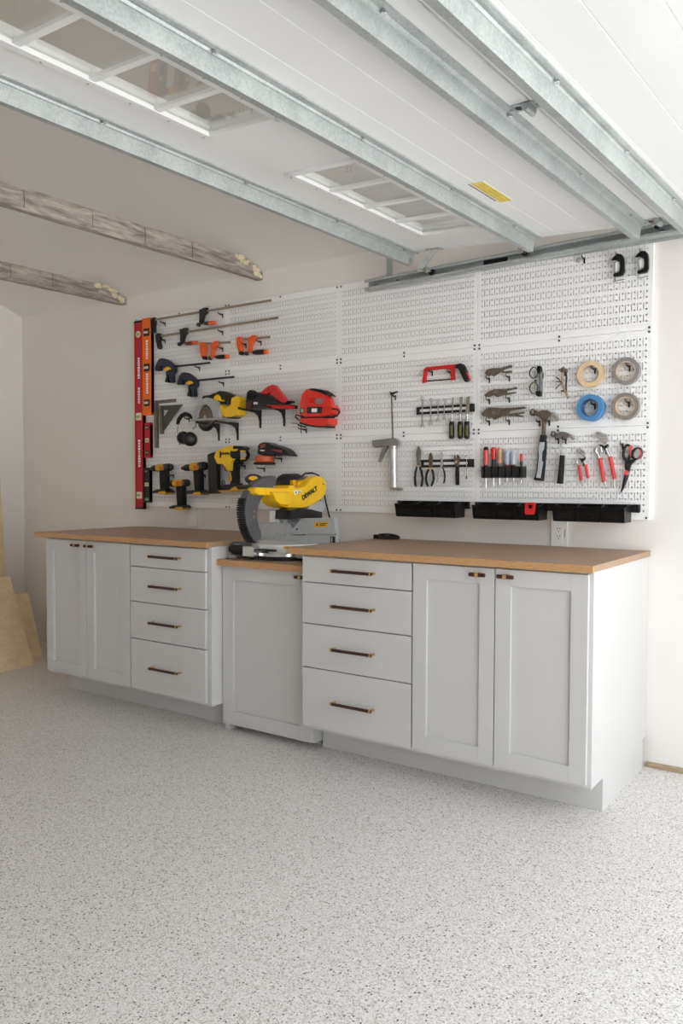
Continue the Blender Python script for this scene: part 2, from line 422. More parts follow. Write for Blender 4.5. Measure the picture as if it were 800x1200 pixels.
# ------------------------------------------------------------------ garage door, raised under the ceiling
TB = math.radians(1.0)
DA, DT = -.045, .0636
D0 = Vector((2.165, -.135, 2.348))
MD = Matrix.Translation(D0) @ Matrix.Rotation(DA, 4, 'Z') @ Matrix.Rotation(DT, 4, 'Y')
door = thing('door_1', 'raised white sectional garage door with windows and steel struts', 'garage door', D0, mw=MD, kind='structure')
DW, SH, TH = 2.74, .588, .045         # width, height of one section, thickness (local: x towards the doorway, y along the door, z up)
WIN = [(.255+1.284*i, .255+1.284*i+.90) for i in range(2)]     # window openings, measured from the end by the tool wall
wx0, wx1 = .200, .500
bm = B()
def sec_box(bm, xa, xb, ya, yb, z0=0.0, z1=TH, bev=0.0): box(bm, xa, xb, -yb, -ya, z0, z1, bev)
# window section: rails and stiles around the openings
sec_box(bm, -.045, wx0, 0, DW); sec_box(bm, wx1, SH-.004, 0, DW)
e = [0]+[q for w_ in WIN for q in w_]+[DW]
for a, b in zip(e[::2], e[1::2]): sec_box(bm, wx0, wx1, a, b)
obj('section', bm, M_doorw, door, local=True)
for k in range(1, 4):
    bm = B()
    x = k*SH
    # bands separated by shallow grooves
    gs = [0, .146, .292, .438, SH-.004]
    for a, b in zip(gs, gs[1:]):
        sec_box(bm, x+a+.0015, x+b-.0015, 0, DW, 0, TH, .0015)
    sec_box(bm, x, x+SH-.004, .001, DW-.001, .002, TH-.002)
    obj('section', bm, M_doorw, door, local=True)
# stile plates (end and centre) lying on the inside face
for k in range(4):
    for ya, yb in ((0, .055),):
        if k == 0 and ya > 0: continue
        bm = B(); sec_box(bm, k*SH+.002, (k+1)*SH-.006, ya, yb, -.0015, .001, .0008); obj('stile', bm, M_doorw, door, local=True)
for (a, b) in WIN:
    bm = B()
    fw = .028
    for q in ((wx0-.012, wx0+fw-.012, a-.012, b+.012), (wx1-fw+.012, wx1+.012, a-.012, b+.012), (wx0, wx1, a-.012, a-.012+fw), (wx0, wx1, b+.012-fw, b+.012)):
        sec_box(bm, *q, -.009, .006, .002)
    n = 4
    for i in range(1, n):
        c = a+(b-a)*i/n; sec_box(bm, wx0, wx1, c-.011, c+.011, -.006, .006, .002)
    f = obj('window_frame', bm, M_white if False else M_doorw, door, local=True)
    for i in range(n):
        c0 = a+(b-a)*i/n; c1 = a+(b-a)*(i+1)/n
        bm = B(); sec_box(bm, wx0, wx1, c0, c1, .007, .010)
        p = obj('pane', bm, M_glass, f, local=True)
    # frame screws
    bm = B()
    for i in range(7):
        y = a+.02+(b-a-.04)*i/6
        for x in (wx0-.004, wx1+.004): lathe(bm, (x, -y, -.009), (0, 0, -1), [(0, .004), (.0012, .003), (.0015, 0)], 8)
    o = obj('screw', bm, M_steel, f, local=True); o['kind'] = 'stuff'
# struts: flange with bolts against the door, tall web, narrow bottom lip
SX = [-.010, .620, 1.080, 1.272]
def bolt_mesh():
    bm = B(); lathe(bm, (0, 0, 0), (0, 0, -1), [(0, .011), (.002, .011), (.002, .0085), (.009, .0085), (.011, .006), (.011, 0)], 6)
    return obj('bolt', bm, M_chrome, door, local=True)
bolt0 = bolt_mesh(); bolt_first = True
for k, x in enumerate(SX):
    hgt = .060
    bm = B()
    pr = [(x+.034, 0), (x+.034, -.004), (x+.026, -.007), (x+.022, -.0035), (x+.012, -.0035), (x+.008, -.010), (x+.004, -.012), (x, -hgt),
          (x-.022, -hgt), (x-.026, -hgt+.010), (x-.0275, -hgt+.010), (x-.0235, -hgt-.0015), (x+.0015, -hgt-.0015), (x+.0055, -.0135), (x+.0095, -.0115), (x+.0125, -.005),
          (x+.0215, -.005), (x+.0255, -.0085), (x+.0355, -.0055), (x+.0355, 0)]
    # the profile is an open sheet folded back on itself: 1.5 mm steel
    n = len(pr)
    ra = [bm.verts.new((a, -.0, b)) for a, b in pr]; rb = [bm.verts.new((a, -DW, b)) for a, b in pr]
    for i in range(n): bm.faces.new((ra[i], ra[(i+1) % n], rb[(i+1) % n], rb[i]))
    bm.faces.new(ra[::-1]); bm.faces.new(rb)
    # far side web of the hat section
    box(bm, x-.0275, x-.026, -DW, 0, -hgt+.006, 0)
    s = obj('strut', bm, M_galv, door, local=True, sharp=25)
    for y in (.10, .62, 1.17, 1.80, 2.43):
        y += (k*.13) % .2
        mloc = Matrix.Translation((x+.018, -y, -.004))
        if bolt_first: bolt0.parent = s; bolt0.matrix_local = mloc; bolt_first = False
        else: link_copy(bolt0, s, mloc)
# hinges across the joint of two sections
for (xs, y) in ((2*SH-.03, .035), (2*SH-.03, 1.25), (2*SH-.03, 2.47), (SH-.03, .035), (SH-.03, 2.47), (3*SH, .035), (3*SH, 1.25)):
    bm = B()
    box(bm, xs-.045, xs+.06, -y-.022, -y+.022, -.004, -.001, .001)
    tube(bm, [(xs+.018, -y-.026, -.014), (xs+.018, -y+.026, -.014)], .010, 12)
    box(bm, xs+.006, xs+.03, -y-.024, -y+.024, -.014, -.002, .002)
    for dx in (-.032, .048): lathe(bm, (xs+dx, -y, -.004), (0, 0, -1), [(0, .009), (.006, .008), (.007, 0)], 8)
    h = obj('hinge', bm, M_galv, door, local=True)
    bm = B(); lathe(bm, (xs-.012, -y, -.004), (0, 0, -1), [(0, .011), (.0008, .011), (.0008, 0)], 12); obj('slot', bm, M_dark, h, local=True)
# top roller bracket, arm, stem and rollers in the track
bm = B()
box(bm, .095, .17, -.050, -.003, -.004, -.001, .001)
prism(bm, [(.115, -.003), (.155, -.003), (.092, -.080), (.052, -.080)], -.034, -.030, .0006, axis='y')
prism(bm, [(.115, -.003), (.120, -.003), (.057, -.080), (.052, -.080)], -.030, -.006, .0006, axis='y')
box(bm, .046, .094, -.036, .012, -.100, -.079, .003)
box(bm, -.010, -.006, -.035, -.015, -.07, 0)
obj('roller_bracket', bm, M_chrome, door, local=True)
for x, z in ((.085, -.094), (1.14, -.004), (.57, -.052), (1.75, .045)):
    bm = B(); lathe(bm, (x, -.03, z), (0, 1, 0), [(0, .005), (.062, .005), (.062, .014), (.066, .0165), (.074, .0165), (.078, .012), (.078, .008), (.082, .008), (.082, 0)], 20)
    obj('roller', bm, M_black, door, local=True)
    bm = B(); lathe(bm, (x, -.036, z), (0, 1, 0), [(0, .0), (0, .008), (.01, .008), (.01, .012), (.024, .012), (.024, .0)], 12); obj('roller_stem', bm, M_steel, door, local=True)
# warning sticker
def sticker():
    bm = B(); sec_box(bm, .700, .766, .515, .760, -.0012, 0); s = obj('warning_label', bm, M_white, door, local=True)
    s['label'] = 'white and yellow warning sticker with rows of small print'
    my = mat('sticker_yellow', (228, 208, 96), .5, var=.05)
    rnd = random.Random(3)
    bm = B()
    for i in range(4):
        for j in range(3):
            sec_box(bm, .717+j*.0163, .717+j*.0163+.0150, .520+i*.0595, .520+i*.0595+.0570, -.0022, -.001)
    obj('yellow_field', bm, my, s, local=True)
    bm = B()
    y = .752
    while y > .54:
        l = rnd.uniform(.006, .013); sec_box(bm, .7035, .7105, y-l, y, -.002, -.001); y -= l+.005
    obj('print', bm, M_gray, s, local=True)
    bm = B()
    mo = mat('sticker_ochre', (200, 178, 70), .5, var=.05)
    for i in range(4):
        for j in range(3):
            for r in range(3):
                a = .522+i*.0595; l = rnd.uniform(.025, .050); x = .7185+j*.0163+r*.0045
                sec_box(bm, x, x+.0018, a, a+l, -.0027, -.002)
    obj('print', bm, mo, s, local=True)
sticker()

# horizontal track for the rollers: C-shaped, hung beside the door edge
def ztk(x): return 2.212+(x-1.855)*.0225
root = thing('door_track', 'galvanised steel roller track running along the top of the pegboard', 'track', (1.855, -.09, 2.212))
xa, xb = 1.855, 4.45
bm = B()
pr = [(-.062, .002), (-.062, .054), (-.066, .056), (-.096, .056), (-.104, .050), (-.104, .040), (-.101, .040), (-.101, .049), (-.095, .053), (-.067, .053), (-.065, .051),
      (-.065, .005), (-.068, .003), (-.095, .003), (-.101, .008), (-.101, .015), (-.104, .015), (-.104, .006), (-.096, 0), (-.064, 0)]
ra = [bm.verts.new((xa, y, ztk(xa)+z)) for y, z in pr]; rb = [bm.verts.new((xb, y, ztk(xb)+z)) for y, z in pr]
n = len(pr)
for i in range(n): bm.faces.new((ra[i], ra[(i+1) % n], rb[(i+1) % n], rb[i]))
bm.faces.new(ra[::-1]); bm.faces.new(rb)
obj('rail', bm, M_galv, root)
bm = B()       # perforated angle running on the wall side, above the rail
box(bm, xa+.10, xb, -.0615, -.0585, ztk(xa)+.02, ztk(xa)+.062)
obj('angle', bm, M_galv, root)
for x in (1.96, 4.3):
    bm = B(); box(bm, x, x+.035, -.060, -.057, ztk(x)+.01, ZS+.02 if x < 2 else 2.62); obj('hanger', bm, M_galv, root)
for x in (1.90, 2.03, 2.72, 3.30):
    bm = B(); lathe(bm, (x, -.0645, ztk(x)+.027), (0, -1, 0), [(0, .011), (.003, .010), (.004, 0)], 8); obj('bolt', bm, M_chrome, root)
bm = B(); box(bm, 2.50, 2.62, -.068, -.065, ztk(2.56)+.012, ztk(2.56)+.046)
for i in range(4): lathe(bm, (2.515+.03*i, -.068, ztk(2.56)+.029), (0, -1, 0), [(0, .006), (.003, .005), (.003, 0)], 8)
obj('splice_plate', bm, M_blackm, root)

# ------------------------------------------------------------------ pegboard panels (12), each a folded steel sheet with real holes
PW, PH, IN = .8128, .4064, .0254
ZB = 1.0728
def panel_mesh():
    g = .0006
    r, sw = .0036, .0013
    xs = [g]; kind = []
    for c in range(1, 32):
        xs += [c*IN-r, c*IN+r]
        if c < 31: xs += [(c+.5)*IN-sw, (c+.5)*IN+sw]
    xs.append(PW-g)
    zs = [g]
    for k in range(14): zs += [(1.5+k)*IN-r, (1.5+k)*IN+r]
    zs.append(PH-g)
    bm = B()
    V = [[bm.verts.new((x, 0, z)) for z in zs] for x in xs]
    for i in range(len(xs)-1):
        # column i: 0 plain, then hole, plain, slot, plain, hole ...
        t = (i % 4)
        hole = t == 1; slot = t == 3 and i < len(xs)-2
        for j in range(len(zs)-1):
            q = (V[i][j], V[i+1][j], V[i+1][j+1], V[i][j+1])
            hr = j % 2 == 1
            row = (j-1)//2
            if hole and hr:
                x0, x1, z0, z1 = xs[i], xs[i+1], zs[j], zs[j+1]; c = .29*2*r
                m = [bm.verts.new(p) for p in ((x0+c, 0, z0), (x1-c, 0, z0), (x1, 0, z0+c), (x1, 0, z1-c), (x1-c, 0, z1), (x0+c, 0, z1), (x0, 0, z1-c), (x0, 0, z0+c))]
                bm.faces.new((q[0], m[0], m[7])); bm.faces.new((q[1], m[2], m[1])); bm.faces.new((q[2], m[4], m[3])); bm.faces.new((q[3], m[6], m[5]))
                continue
            if slot and j >= 1 and j < len(zs)-2:
                # slots join rows 0-1, 2-3, ...
                if (hr) or (row % 2 == 0): continue
            bm.faces.new(q)
    d = .0195
    for (x0, z0, x1, z1) in ((g, g, PW-g, g), (PW-g, g, PW-g, PH-g), (PW-g, PH-g, g, PH-g), (g, PH-g, g, g)):
        a = [bm.verts.new(p) for p in ((x0, 0, z0), (x1, 0, z1), (x1, d, z1), (x0, d, z0))]; bm.faces.new(a)
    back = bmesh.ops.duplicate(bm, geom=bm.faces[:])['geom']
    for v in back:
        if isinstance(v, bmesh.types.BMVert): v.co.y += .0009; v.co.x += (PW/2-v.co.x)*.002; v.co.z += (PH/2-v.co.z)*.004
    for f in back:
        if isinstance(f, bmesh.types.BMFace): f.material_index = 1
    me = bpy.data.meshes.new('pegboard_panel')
    bm.normal_update(); bm.to_mesh(me); bm.free(); me.materials.append(M_peg); me.materials.append(mat('hole_shade_back', (104, 104, 106), .6, var=.05))  # dark back skin added: the shade in the holes is put into its colour
    return me
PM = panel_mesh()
hang = {(0, 2): 'white perforated steel pegboard panel carrying the heads of both long bar clamps', (1, 2): 'white perforated steel pegboard panel under the free ends of the long bar clamps',
        (2, 2): 'bare white perforated steel pegboard panel behind the door track', (3, 2): 'white perforated steel pegboard panel carrying the two small C-clamps',
        (0, 1): 'white perforated steel pegboard panel behind the steel squares and navy clamps', (1, 1): 'white perforated steel pegboard panel behind the red planer and red jigsaw',
        (2, 1): 'white perforated steel pegboard panel carrying the hacksaw and small wrenches', (3, 1): 'white perforated steel pegboard panel carrying tape rolls and locking pliers',
        (0, 0): 'white perforated steel pegboard panel carrying the yellow drills', (1, 0): 'white perforated steel pegboard panel behind the orange sander and miter saw',
        (2, 0): 'white perforated steel pegboard panel behind the caulking gun barrel and pliers', (3, 0): 'white perforated steel pegboard panel carrying hammers, screwdrivers and scissors'}
bm = B(); lathe(bm, (0, 0, 0), (0, -1, 0), [(0, .0052), (.002, .0050), (.0035, .003), (.0035, 0)], 10)
bmesh.ops.recalc_face_normals(bm, faces=bm.faces[:])
SCM = bpy.data.meshes.new('screw'); bm.to_mesh(SCM); bm.free(); SCM.materials.append(mat('zinc_screw', (84, 84, 86), .4, metal=.5, var=.1))
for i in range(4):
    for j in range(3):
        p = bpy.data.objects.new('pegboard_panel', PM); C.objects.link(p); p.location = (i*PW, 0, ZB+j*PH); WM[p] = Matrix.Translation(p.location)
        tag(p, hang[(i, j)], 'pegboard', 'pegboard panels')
        for (x, z) in ((.0127, .009), (PW/2, .009), (PW-.0127, .009), (.0127, PH-.009), (PW/2, PH-.009), (PW-.0127, PH-.009)):
            s = bpy.data.objects.new('screw', SCM); C.objects.link(s); s.parent = p; s.location = (x, 0, z)

# ------------------------------------------------------------------ cabinets
FY = -.750                     # front plane of doors and drawer fronts
def pull(parent, x, z, horiz, fy, half):
    if horiz:
        bm = B(); tube(bm, [(x-half+.008, fy-.030, z), (x+half-.008, fy-.030, z)], .0068, 12); b_ = obj('pull_bar', bm, M_leather, parent)
        for s in (-1, 1):
            bm = B(); xx = x+s*(half-.012)
            lathe(bm, (xx, fy, z), (0, -1, 0), [(0, .007), (.003, .007), (.004, .004), (.026, .004), (.026, 0)], 12)
            tube(bm, [(xx-.004, fy-.030, z), (xx+.004, fy-.030, z)], .0078, 14)
            obj('pull_post', bm, M_brass, parent)
    else:
        bm = B(); tube(bm, [(x-half, fy-.028, z), (x+half, fy-.028, z)], .0078, 12); obj('pull_bar', bm, M_leather, parent)
        bm = B(); lathe(bm, (x, fy, z), (0, -1, 0), [(0, .009), (.003, .009), (.004, .005), (.024, .005), (.024, 0)], 12)
        tube(bm, [(x-.007, fy-.028, z), (x+.007, fy-.028, z)], .0095, 14); obj('pull_post', bm, M_brass, parent)
def shaker(root, x0, x1, z0, z1, fy, px, pz, t=.019, fr=.062):
    bm = B()
    box(bm, x0, x0+fr, fy, fy+t, z0, z1, .0012); box(bm, x1-fr, x1, fy, fy+t, z0, z1, .0012)
    box(bm, x0+fr, x1-fr, fy, fy+t, z1-fr, z1, .0012); box(bm, x0+fr, x1-fr, fy, fy+t, z0, z0+fr, .0012)
    d = obj('door', bm, M_cab, root)
    bm = B(); box(bm, x0+fr-.004, x1-fr+.004, fy+.0125, fy+t-.001, z0+fr-.004, z1-fr+.004); obj('panel', bm, M_cab, d)
    pull(d, px, pz, False, fy, .032)
    return d
def drawer_front(root, x0, x1, z0, z1, fy, pz):
    bm = B(); box(bm, x0, x1, fy, fy+.019, z0, z1, .0015); d = obj('drawer', bm, M_cab, root)
    pull(d, (x0+x1)/2, pz, True, fy, .112)
ZG = [.145, .410, .606, .790, .905]
def cabinet(x0, doors_first, label):
    x1 = x0+1.303
    root = thing('base_cabinet', label, 'cabinet', (x0+.65, -.36, 0), 'grey-white base cabinets')
    bm = B(); box(bm, x0, x1, FY+.038, YB-.002, .130, .915, .0015); obj('body', bm, M_cab, root)
    bm = B()     # face frame
    box(bm, x0, x0+.022, FY+.0195, FY+.0385, .128, .914, .001); box(bm, x1-.026, x1, FY+.0195, FY+.0385, .128, .914, .001)
    box(bm, x0+.022, x1-.026, FY+.0195, FY+.0385, .128, .146, .001); box(bm, x0+.022, x1-.026, FY+.0195, FY+.0385, .900, .914, .001)
    xm = x0+.73 if doors_first else x0+.571
    box(bm, xm-.015, xm+.015, FY+.0195, FY+.0385, .146, .900, .001)
    obj('face_frame', bm, M_cab, root)
    bm = B(); box(bm, x0+.004, x1-.002, -.585, -.02, 0, .131, .002); obj('plinth', bm, M_cab, root)
    g = .0022
    if doors_first:
        d0, dm, d1 = x0+.010, x0+.372, x0+.730; r0, r1 = x0+.733, x1-.024
    else:
        r0, r1 = x0+.010, x0+.570; d0, dm, d1 = x0+.574, x0+.933, x1-.012
    shaker(root, d0+g, dm-g, ZG[0], ZG[4], FY, dm-.062, .880)
    shaker(root, dm+g, d1-g, ZG[0], ZG[4], FY, dm+.052, .880)
    for k, pz in enumerate((.274, .509, .697, .850)):
        drawer_front(root, r0+g, r1-g, ZG[k]+(g if k else 0), ZG[k+1]-g, FY, pz)
    return root
cabinet(.079, True, 'white base cabinet beside the leaning plywood, two shaker doors then four drawers')
cabinet(1.943, False, 'white base cabinet under the longer clear worktop, four drawers then two shaker doors')
# low cabinet for the miter saw
root = thing('low_cabinet', 'single-door white cabinet under the miter saw, lower than its neighbours', 'cabinet', (1.66, -.33, 0))
bm = B(); box(bm, 1.384, 1.941, -.640, YB-.002, .028, .826, .0015); obj('body', bm, M_cab, root)
bm = B(); box(bm, 1.384, 1.414, -.6405, -.60, 0, .03); box(bm, 1.40, 1.92, -.56, -.54, 0, .03); obj('plinth', bm, M_cab, root)
shaker(root, 1.387, 1.938, .034, .820, -.660, 1.893, .797, fr=.068)
def worktop(x0, x1, y0, zt, t, label):
    root = thing('worktop', label, 'worktop', (x0, y0, zt-t), 'oak worktops')
    bm = B(); box(bm, x0, x1, y0+.018, YB-.001, zt-t, zt, .0015); obj('top', bm, M_oak, root)
    bm = B(); box(bm, x0, x1, y0, y0+.0178, zt-t-.004, zt, .003); obj('front_edge', bm, M_oak2, root)
M_oak2 = wood_mat('oak_edge_lit', (205, 162, 114), (168, 122, 80), 2.0, 20, 20)  # lighter, warmer copy of the oak: light on the front edge put into colour
worktop(.010, 1.386, -.769, .940, .024, 'oak worktop beside the leaning plywood, in front of the drills')
worktop(1.890, 3.254, -.769, .940, .024, 'clear oak worktop below the black storage bins')
worktop(1.387, 1.940, -.700, .853, .026, 'lower oak worktop carrying the miter saw')

# ------------------------------------------------------------------ outlets
def outlet(x0, x1, z0, z1, label, face=True):
    root = thing('power_outlet', label, 'outlet', ((x0+x1)/2, YB, (z0+z1)/2))
    bm = B(); box(bm, x0, x1, YB-.016, YB-.0005, z0, z1, .003); obj('plate', bm, M_plate, root)
    if face:
        xc = (x0+x1)/2
        bm = B(); box(bm, xc-.018, xc+.018, YB-.019, YB-.015, .965, 1.035, .002); r_ = obj('socket', bm, M_plate, root)
        bm = B()
        for z in (.983, 1.017):
            for dx in (-.006, .006): box(bm, xc+dx-.0012, xc+dx+.0012, YB-.0195, YB-.0185, z+.002, z+.010)
            lathe(bm, (xc, YB-.0188, z-.006), (0, -1, 0), [(0, .0026), (.0008, .0026), (.0008, 0)], 8)
        obj('slot', bm, M_dark, r_)
        bm = B()
        for i in range(5): box(bm, x1-.012, x1-.0085, YB-.0168, YB-.0158, .985+i*.007, .985+i*.007+.0048)
        obj('print', bm, M_dark, root)
outlet(2.816, 2.890, .941, 1.072, 'white power outlet above the clear oak worktop, below the storage bins')
outlet(.462, .543, .955, 1.070, 'blank white wall plate below the impact driver', False)
# ------------------------------------------------------------------ tools on the pegboard
def T(name, label, cat, u, v, y=0.0, group=None): return thing(name, label, cat, W(u, v, y), group)
def flat(root, name, pts, y0, y1, m, b=.0015, smooth=0, yt=None, parent=None):
    """part of a tool: outline seen on the tool's front, at its depth, drawn back to y0"""
    p = O(pts, y1 if yt is None else yt)
    if smooth: p = sub(p, smooth)
    bm = B(); prism(bm, p, y0, y1, b); return obj(name, bm, m, parent or root)
def rod(root, name, a, b_, y, r, m, n=8, parent=None, y2=None):
    bm = B(); tube(bm, [W(*a, y), W(*b_, y if y2 is None else y2)], r, n); return obj(name, bm, m, parent or root)
def multi(root, name, pts, y, r, m, n=8, parent=None):
    bm = B(); tube(bm, [W(a, b_, y) for a, b_ in pts], r, n); return obj(name, bm, m, parent or root)
def disc(root, name, u, v, y0, y1, r, m, n=20, parent=None, dome=0.0):
    c = W(u, v, y1); bm = B()
    h = abs(y1-y0); lathe(bm, (c.x, y0, c.z), (0, -1, 0), [(0, r), (h-min(.3*r, .3*h), r), (h, r*.88), (h+dome, r*.5 if dome else 0), (h+dome*1.15, 0)], n)
    return obj(name, bm, m, parent or root)
def ringp(root, name, u, v, y0, y1, ro, ri, m, n=24, parent=None):
    c = W(u, v, y1); bm = B(); ring_prism(bm, circ(c.x, c.z, ro, n), circ(c.x, c.z, ri, n), y0, y1); return obj(name, bm, m, parent or root)

# peg hooks: plate in the board, arm towards the room, upturned tip
def hook_mesh(L_):
    bm = B()
    box(bm, -.0035, .0035, -.003, .0, -.022, .004, .001)
    prism(bm, [(-.002, .002), (-.002, -.015), (-.007, -.008), (-L_+.003, -.003), (-L_, .010), (-L_+.003, .011), (-L_+.006, .002)], -.0014, .0014, .0004, axis='x')
    bmesh.ops.recalc_face_normals(bm, faces=bm.faces[:])
    me = bpy.data.meshes.new('peg_hook'); bm.to_mesh(me); bm.free(); me.materials.append(M_blackm); return me
HK = {}
def hook(u, v, label, L_=.045, group='black peg hooks'):
    if L_ not in HK: HK[L_] = hook_mesh(L_)
    p = W(u, v, -.0008)
    o = bpy.data.objects.new('peg_hook', HK[L_]); C.objects.link(o); o.location = p
    tag(o, 'small black peg hook '+label, 'hook', group)
# brackets: plate on the board, arm towards the room with a curved gusset
BRM = None
def bracket(u, v, label, L_=.19, top=None):
    global BRM
    if BRM is None:
        bm = B()
        prism(bm, [(-.001, .012), (-.001, -.092), (-.007, -.092), (-.009, -.05), (-.022, -.022), (-.05, -.008), (-.10, -.003), (-L_, .002), (-L_-.002, .016), (-L_+.004, .016), (-L_+.006, .010), (-.03, .010)], -.006, .006, .001, axis='x')
        bmesh.ops.recalc_face_normals(bm, faces=bm.faces[:])
        BRM = bpy.data.meshes.new('shelf_bracket'); bm.to_mesh(BRM); bm.free(); BRM.materials.append(M_blackm)
    o = bpy.data.objects.new('shelf_bracket', BRM); C.objects.link(o); o.location = W(u, v, -.0008)
    if top is not None: o.location.z = top-.0165
    tag(o, label, 'bracket', 'black pegboard brackets')

# ---- levels
def level(name, label, x0, x1, z0, z1, y0, y1, m, vials, prints, capm=None):
    root = thing(name, label, 'level', ((x0+x1)/2, 0, z0), 'spirit levels')
    bm = B(); w_ = (x1-x0)*.14      # box beam with raised rims
    box(bm, x0, x1, y0, y1+.004, z0+.012, z1-.012, .001)
    box(bm, x0, x0+w_, y0, y1, z0+.012, z1-.012, .001); box(bm, x1-w_, x1, y0, y1, z0+.012, z1-.012, .001)
    obj('beam', bm, m, root)
    for za, zb in ((z0, z0+.013), (z1-.013, z1)):
        bm = B(); box(bm, x0-.001, x1+.001, y0, y1-.001, za, zb, .002); obj('end_cap', bm, capm or M_black, root)
    xc = (x0+x1)/2
    for kind, z, s, mf, mv in vials:
        bm = B()
        if kind == 'round': lathe(bm, (xc, y1+.006, z), (0, -1, 0), [(0, s), (.007, s), (.008, s*.8), (.008, 0)], 20)
        else: box(bm, xc-(x1-x0)*.34, xc+(x1-x0)*.34, y1-.0005, y1+.006, z-s, z+s, .002)
        f = obj('vial_block', bm, mf, root)
        bm = B(); tube(bm, [(xc-(x1-x0)*.2, y1-.002, z), (xc+(x1-x0)*.2, y1-.002, z)], s*.34, 10); obj('vial', bm, mv, f)
    rnd = random.Random(int(z1*1000))
    for za, zb in prints:
        bm = B(); z = za
        while z < zb:
            l = rnd.uniform(.008, .016); d = rnd.uniform(.0, .004)
            box(bm, xc-.010+d, xc+.012-d, y1+.0030, y1+.0041, z, z+l); z += l+.004
        obj('print', bm, M_white, root)
    return root
M_pale = mat('pale_vial_window', (226, 220, 190), .3, var=.05)
level('long_level', 'long dark red box level on the edge of the pegboard', .024, .097, 1.054, 2.272, -.002, -.030, M_dred,
      [('round', 2.185, .021, M_pale, M_vial), ('rect', 1.655, .024, M_pale, M_vial), ('rect', 1.145, .022, M_pale, M_vial)],
      [(1.90, 2.03), (1.74, 1.84), (1.33, 1.50)])
level('orange_level', 'bright orange box level beside the long red level', .100, .178, 1.662, 2.281, -.002, -.030, M_orange,
      [('rect', 2.19, .024, M_black, M_pale), ('rect', 1.965, .024, M_black, M_pale), ('rect', 1.74, .022, M_black, M_pale)],
      [(2.02, 2.14), (1.80, 1.92)], M_orange)
level('torpedo_level', 'short dark red torpedo level below the orange level', .112, .163, 1.386, 1.613, -.002, -.028, M_dred,
      [('rect', 1.58, .012, M_black, M_vial), ('rect', 1.50, .013, M_pale, M_vial), ('rect', 1.42, .012, M_black, M_vial)], [], M_dred)
level('torpedo_level', 'short black torpedo level with green vials near the bottom of the pegboard', .104, .156, 1.098, 1.324, -.002, -.028, M_black,
      [('rect', 1.30, .012, M_black, M_vial), ('rect', 1.215, .012, M_pale, M_vial), ('rect', 1.118, .012, mat('vial_dark_green', (70, 130, 100), .3), M_vial)], [])

# ---- bar clamps
def bar_clamp(label, bar, fixed, slide, ring, screw_end, hd, bar_r, jm, grip, tip, group, pad=None):
    root = T('bar_clamp', label, 'clamp', *bar[0], group=group)
    (a, b_) = bar
    p, q = W(*a, -.032), W(*b_, -.032); h = bar_r
    bm = B(); prism(bm, [(p.x, p.z-h), (q.x, q.z-h), (q.x, q.z+h), (p.x, p.z+h)], -.027, -.035, .0008); obj('bar', bm, M_bar, root)
    flat(root, 'fixed_jaw', fixed, -.019, -.044, jm, .003)
    if pad: disc(root, 'jaw_pad', *pad, -.020, -.046, .0115, M_black)
    flat(root, 'sliding_jaw', slide, -.019, -.044, jm, .003)
    ringp(root, 'swivel_pad', *ring, -.024, -.040, .0115, .005, M_black)
    rod(root, 'screw', ring, screw_end, -.032, .0042, M_steel)
    (h0, h1, split, r) = hd
    P0, P1 = W(*h0, -.032), W(*h1, -.032); d = P1-P0; Ln = d.length
    bm = B(); lathe(bm, P0, d, [(0, r*.6), (Ln*.08, r*.8), (Ln*.3, r), (Ln*split, r*.97), (Ln*split, 0)], 12); obj('grip', bm, grip, root)
    bm = B(); lathe(bm, P0, d, [(Ln*split, 0), (Ln*split, r*.96), (Ln*.96, r*.9), (Ln, r*.5), (Ln, 0)], 12); obj('grip_end', bm, tip, root)
M_brnred = mat('lacquered_red_brown', (118, 46, 28), .35, var=.1)
g1 = 'long steel bar clamps'
bar_clamp('long steel bar clamp hung along the top edge of the pegboard', ((179, 375), (317.5, 352)),
          [(176, 374), (180, 371.5), (180.8, 376), (180, 384), (180.5, 389.5), (177.8, 390), (176.5, 383)],
          [(233, 362.5), (235.5, 362), (238, 360.5), (241, 360.2), (241.2, 366), (238, 369), (236.5, 374), (236.5, 379.5), (232.8, 380), (233.2, 370)], (231.5, 380.3), (240, 379), ((239.5, 379.2), (253, 378), .42, .0125), .0065, M_black, M_black, M_or2, g1)
bar_clamp('long steel bar clamp hung second from the top edge of the pegboard', ((184, 394.5), (325.8, 372.3)),
          [(181.5, 392), (184, 390), (186.5, 390.5), (187, 395), (186, 400), (187.5, 407), (186, 409), (184, 408.5), (182.5, 400)],
          [(210, 385.5), (212.5, 385.3), (215, 384), (218, 383.7), (218.2, 390), (215, 393), (213.8, 398), (213.5, 403), (210.5, 403.5), (210.6, 393)], (209.2, 403.2), (218, 402.6), ((217, 403), (232, 401.5), .62, .0115), .0065, M_black, M_brnred, M_or2, g1)
g2 = 'short orange bar clamps'
bar_clamp('short orange bar clamp beside the upper navy squeeze clamp', ((238, 403.2), (269.5, 401)),
          [(233.5, 402), (236, 400.8), (238.8, 401), (240, 409), (239, 418), (236, 418.5), (233.8, 411)],
          [(245.5, 403), (248, 402), (251, 399.8), (254.6, 399.3), (253.8, 405), (250, 409), (249.2, 414), (249, 419), (246.2, 419.4), (246.8, 409)], (245.2, 419.6), (254, 418.6), ((253, 418.6), (268, 417.8), .78, .0135), .0062, M_or2, M_black, M_or2, g2, pad=(238, 419))
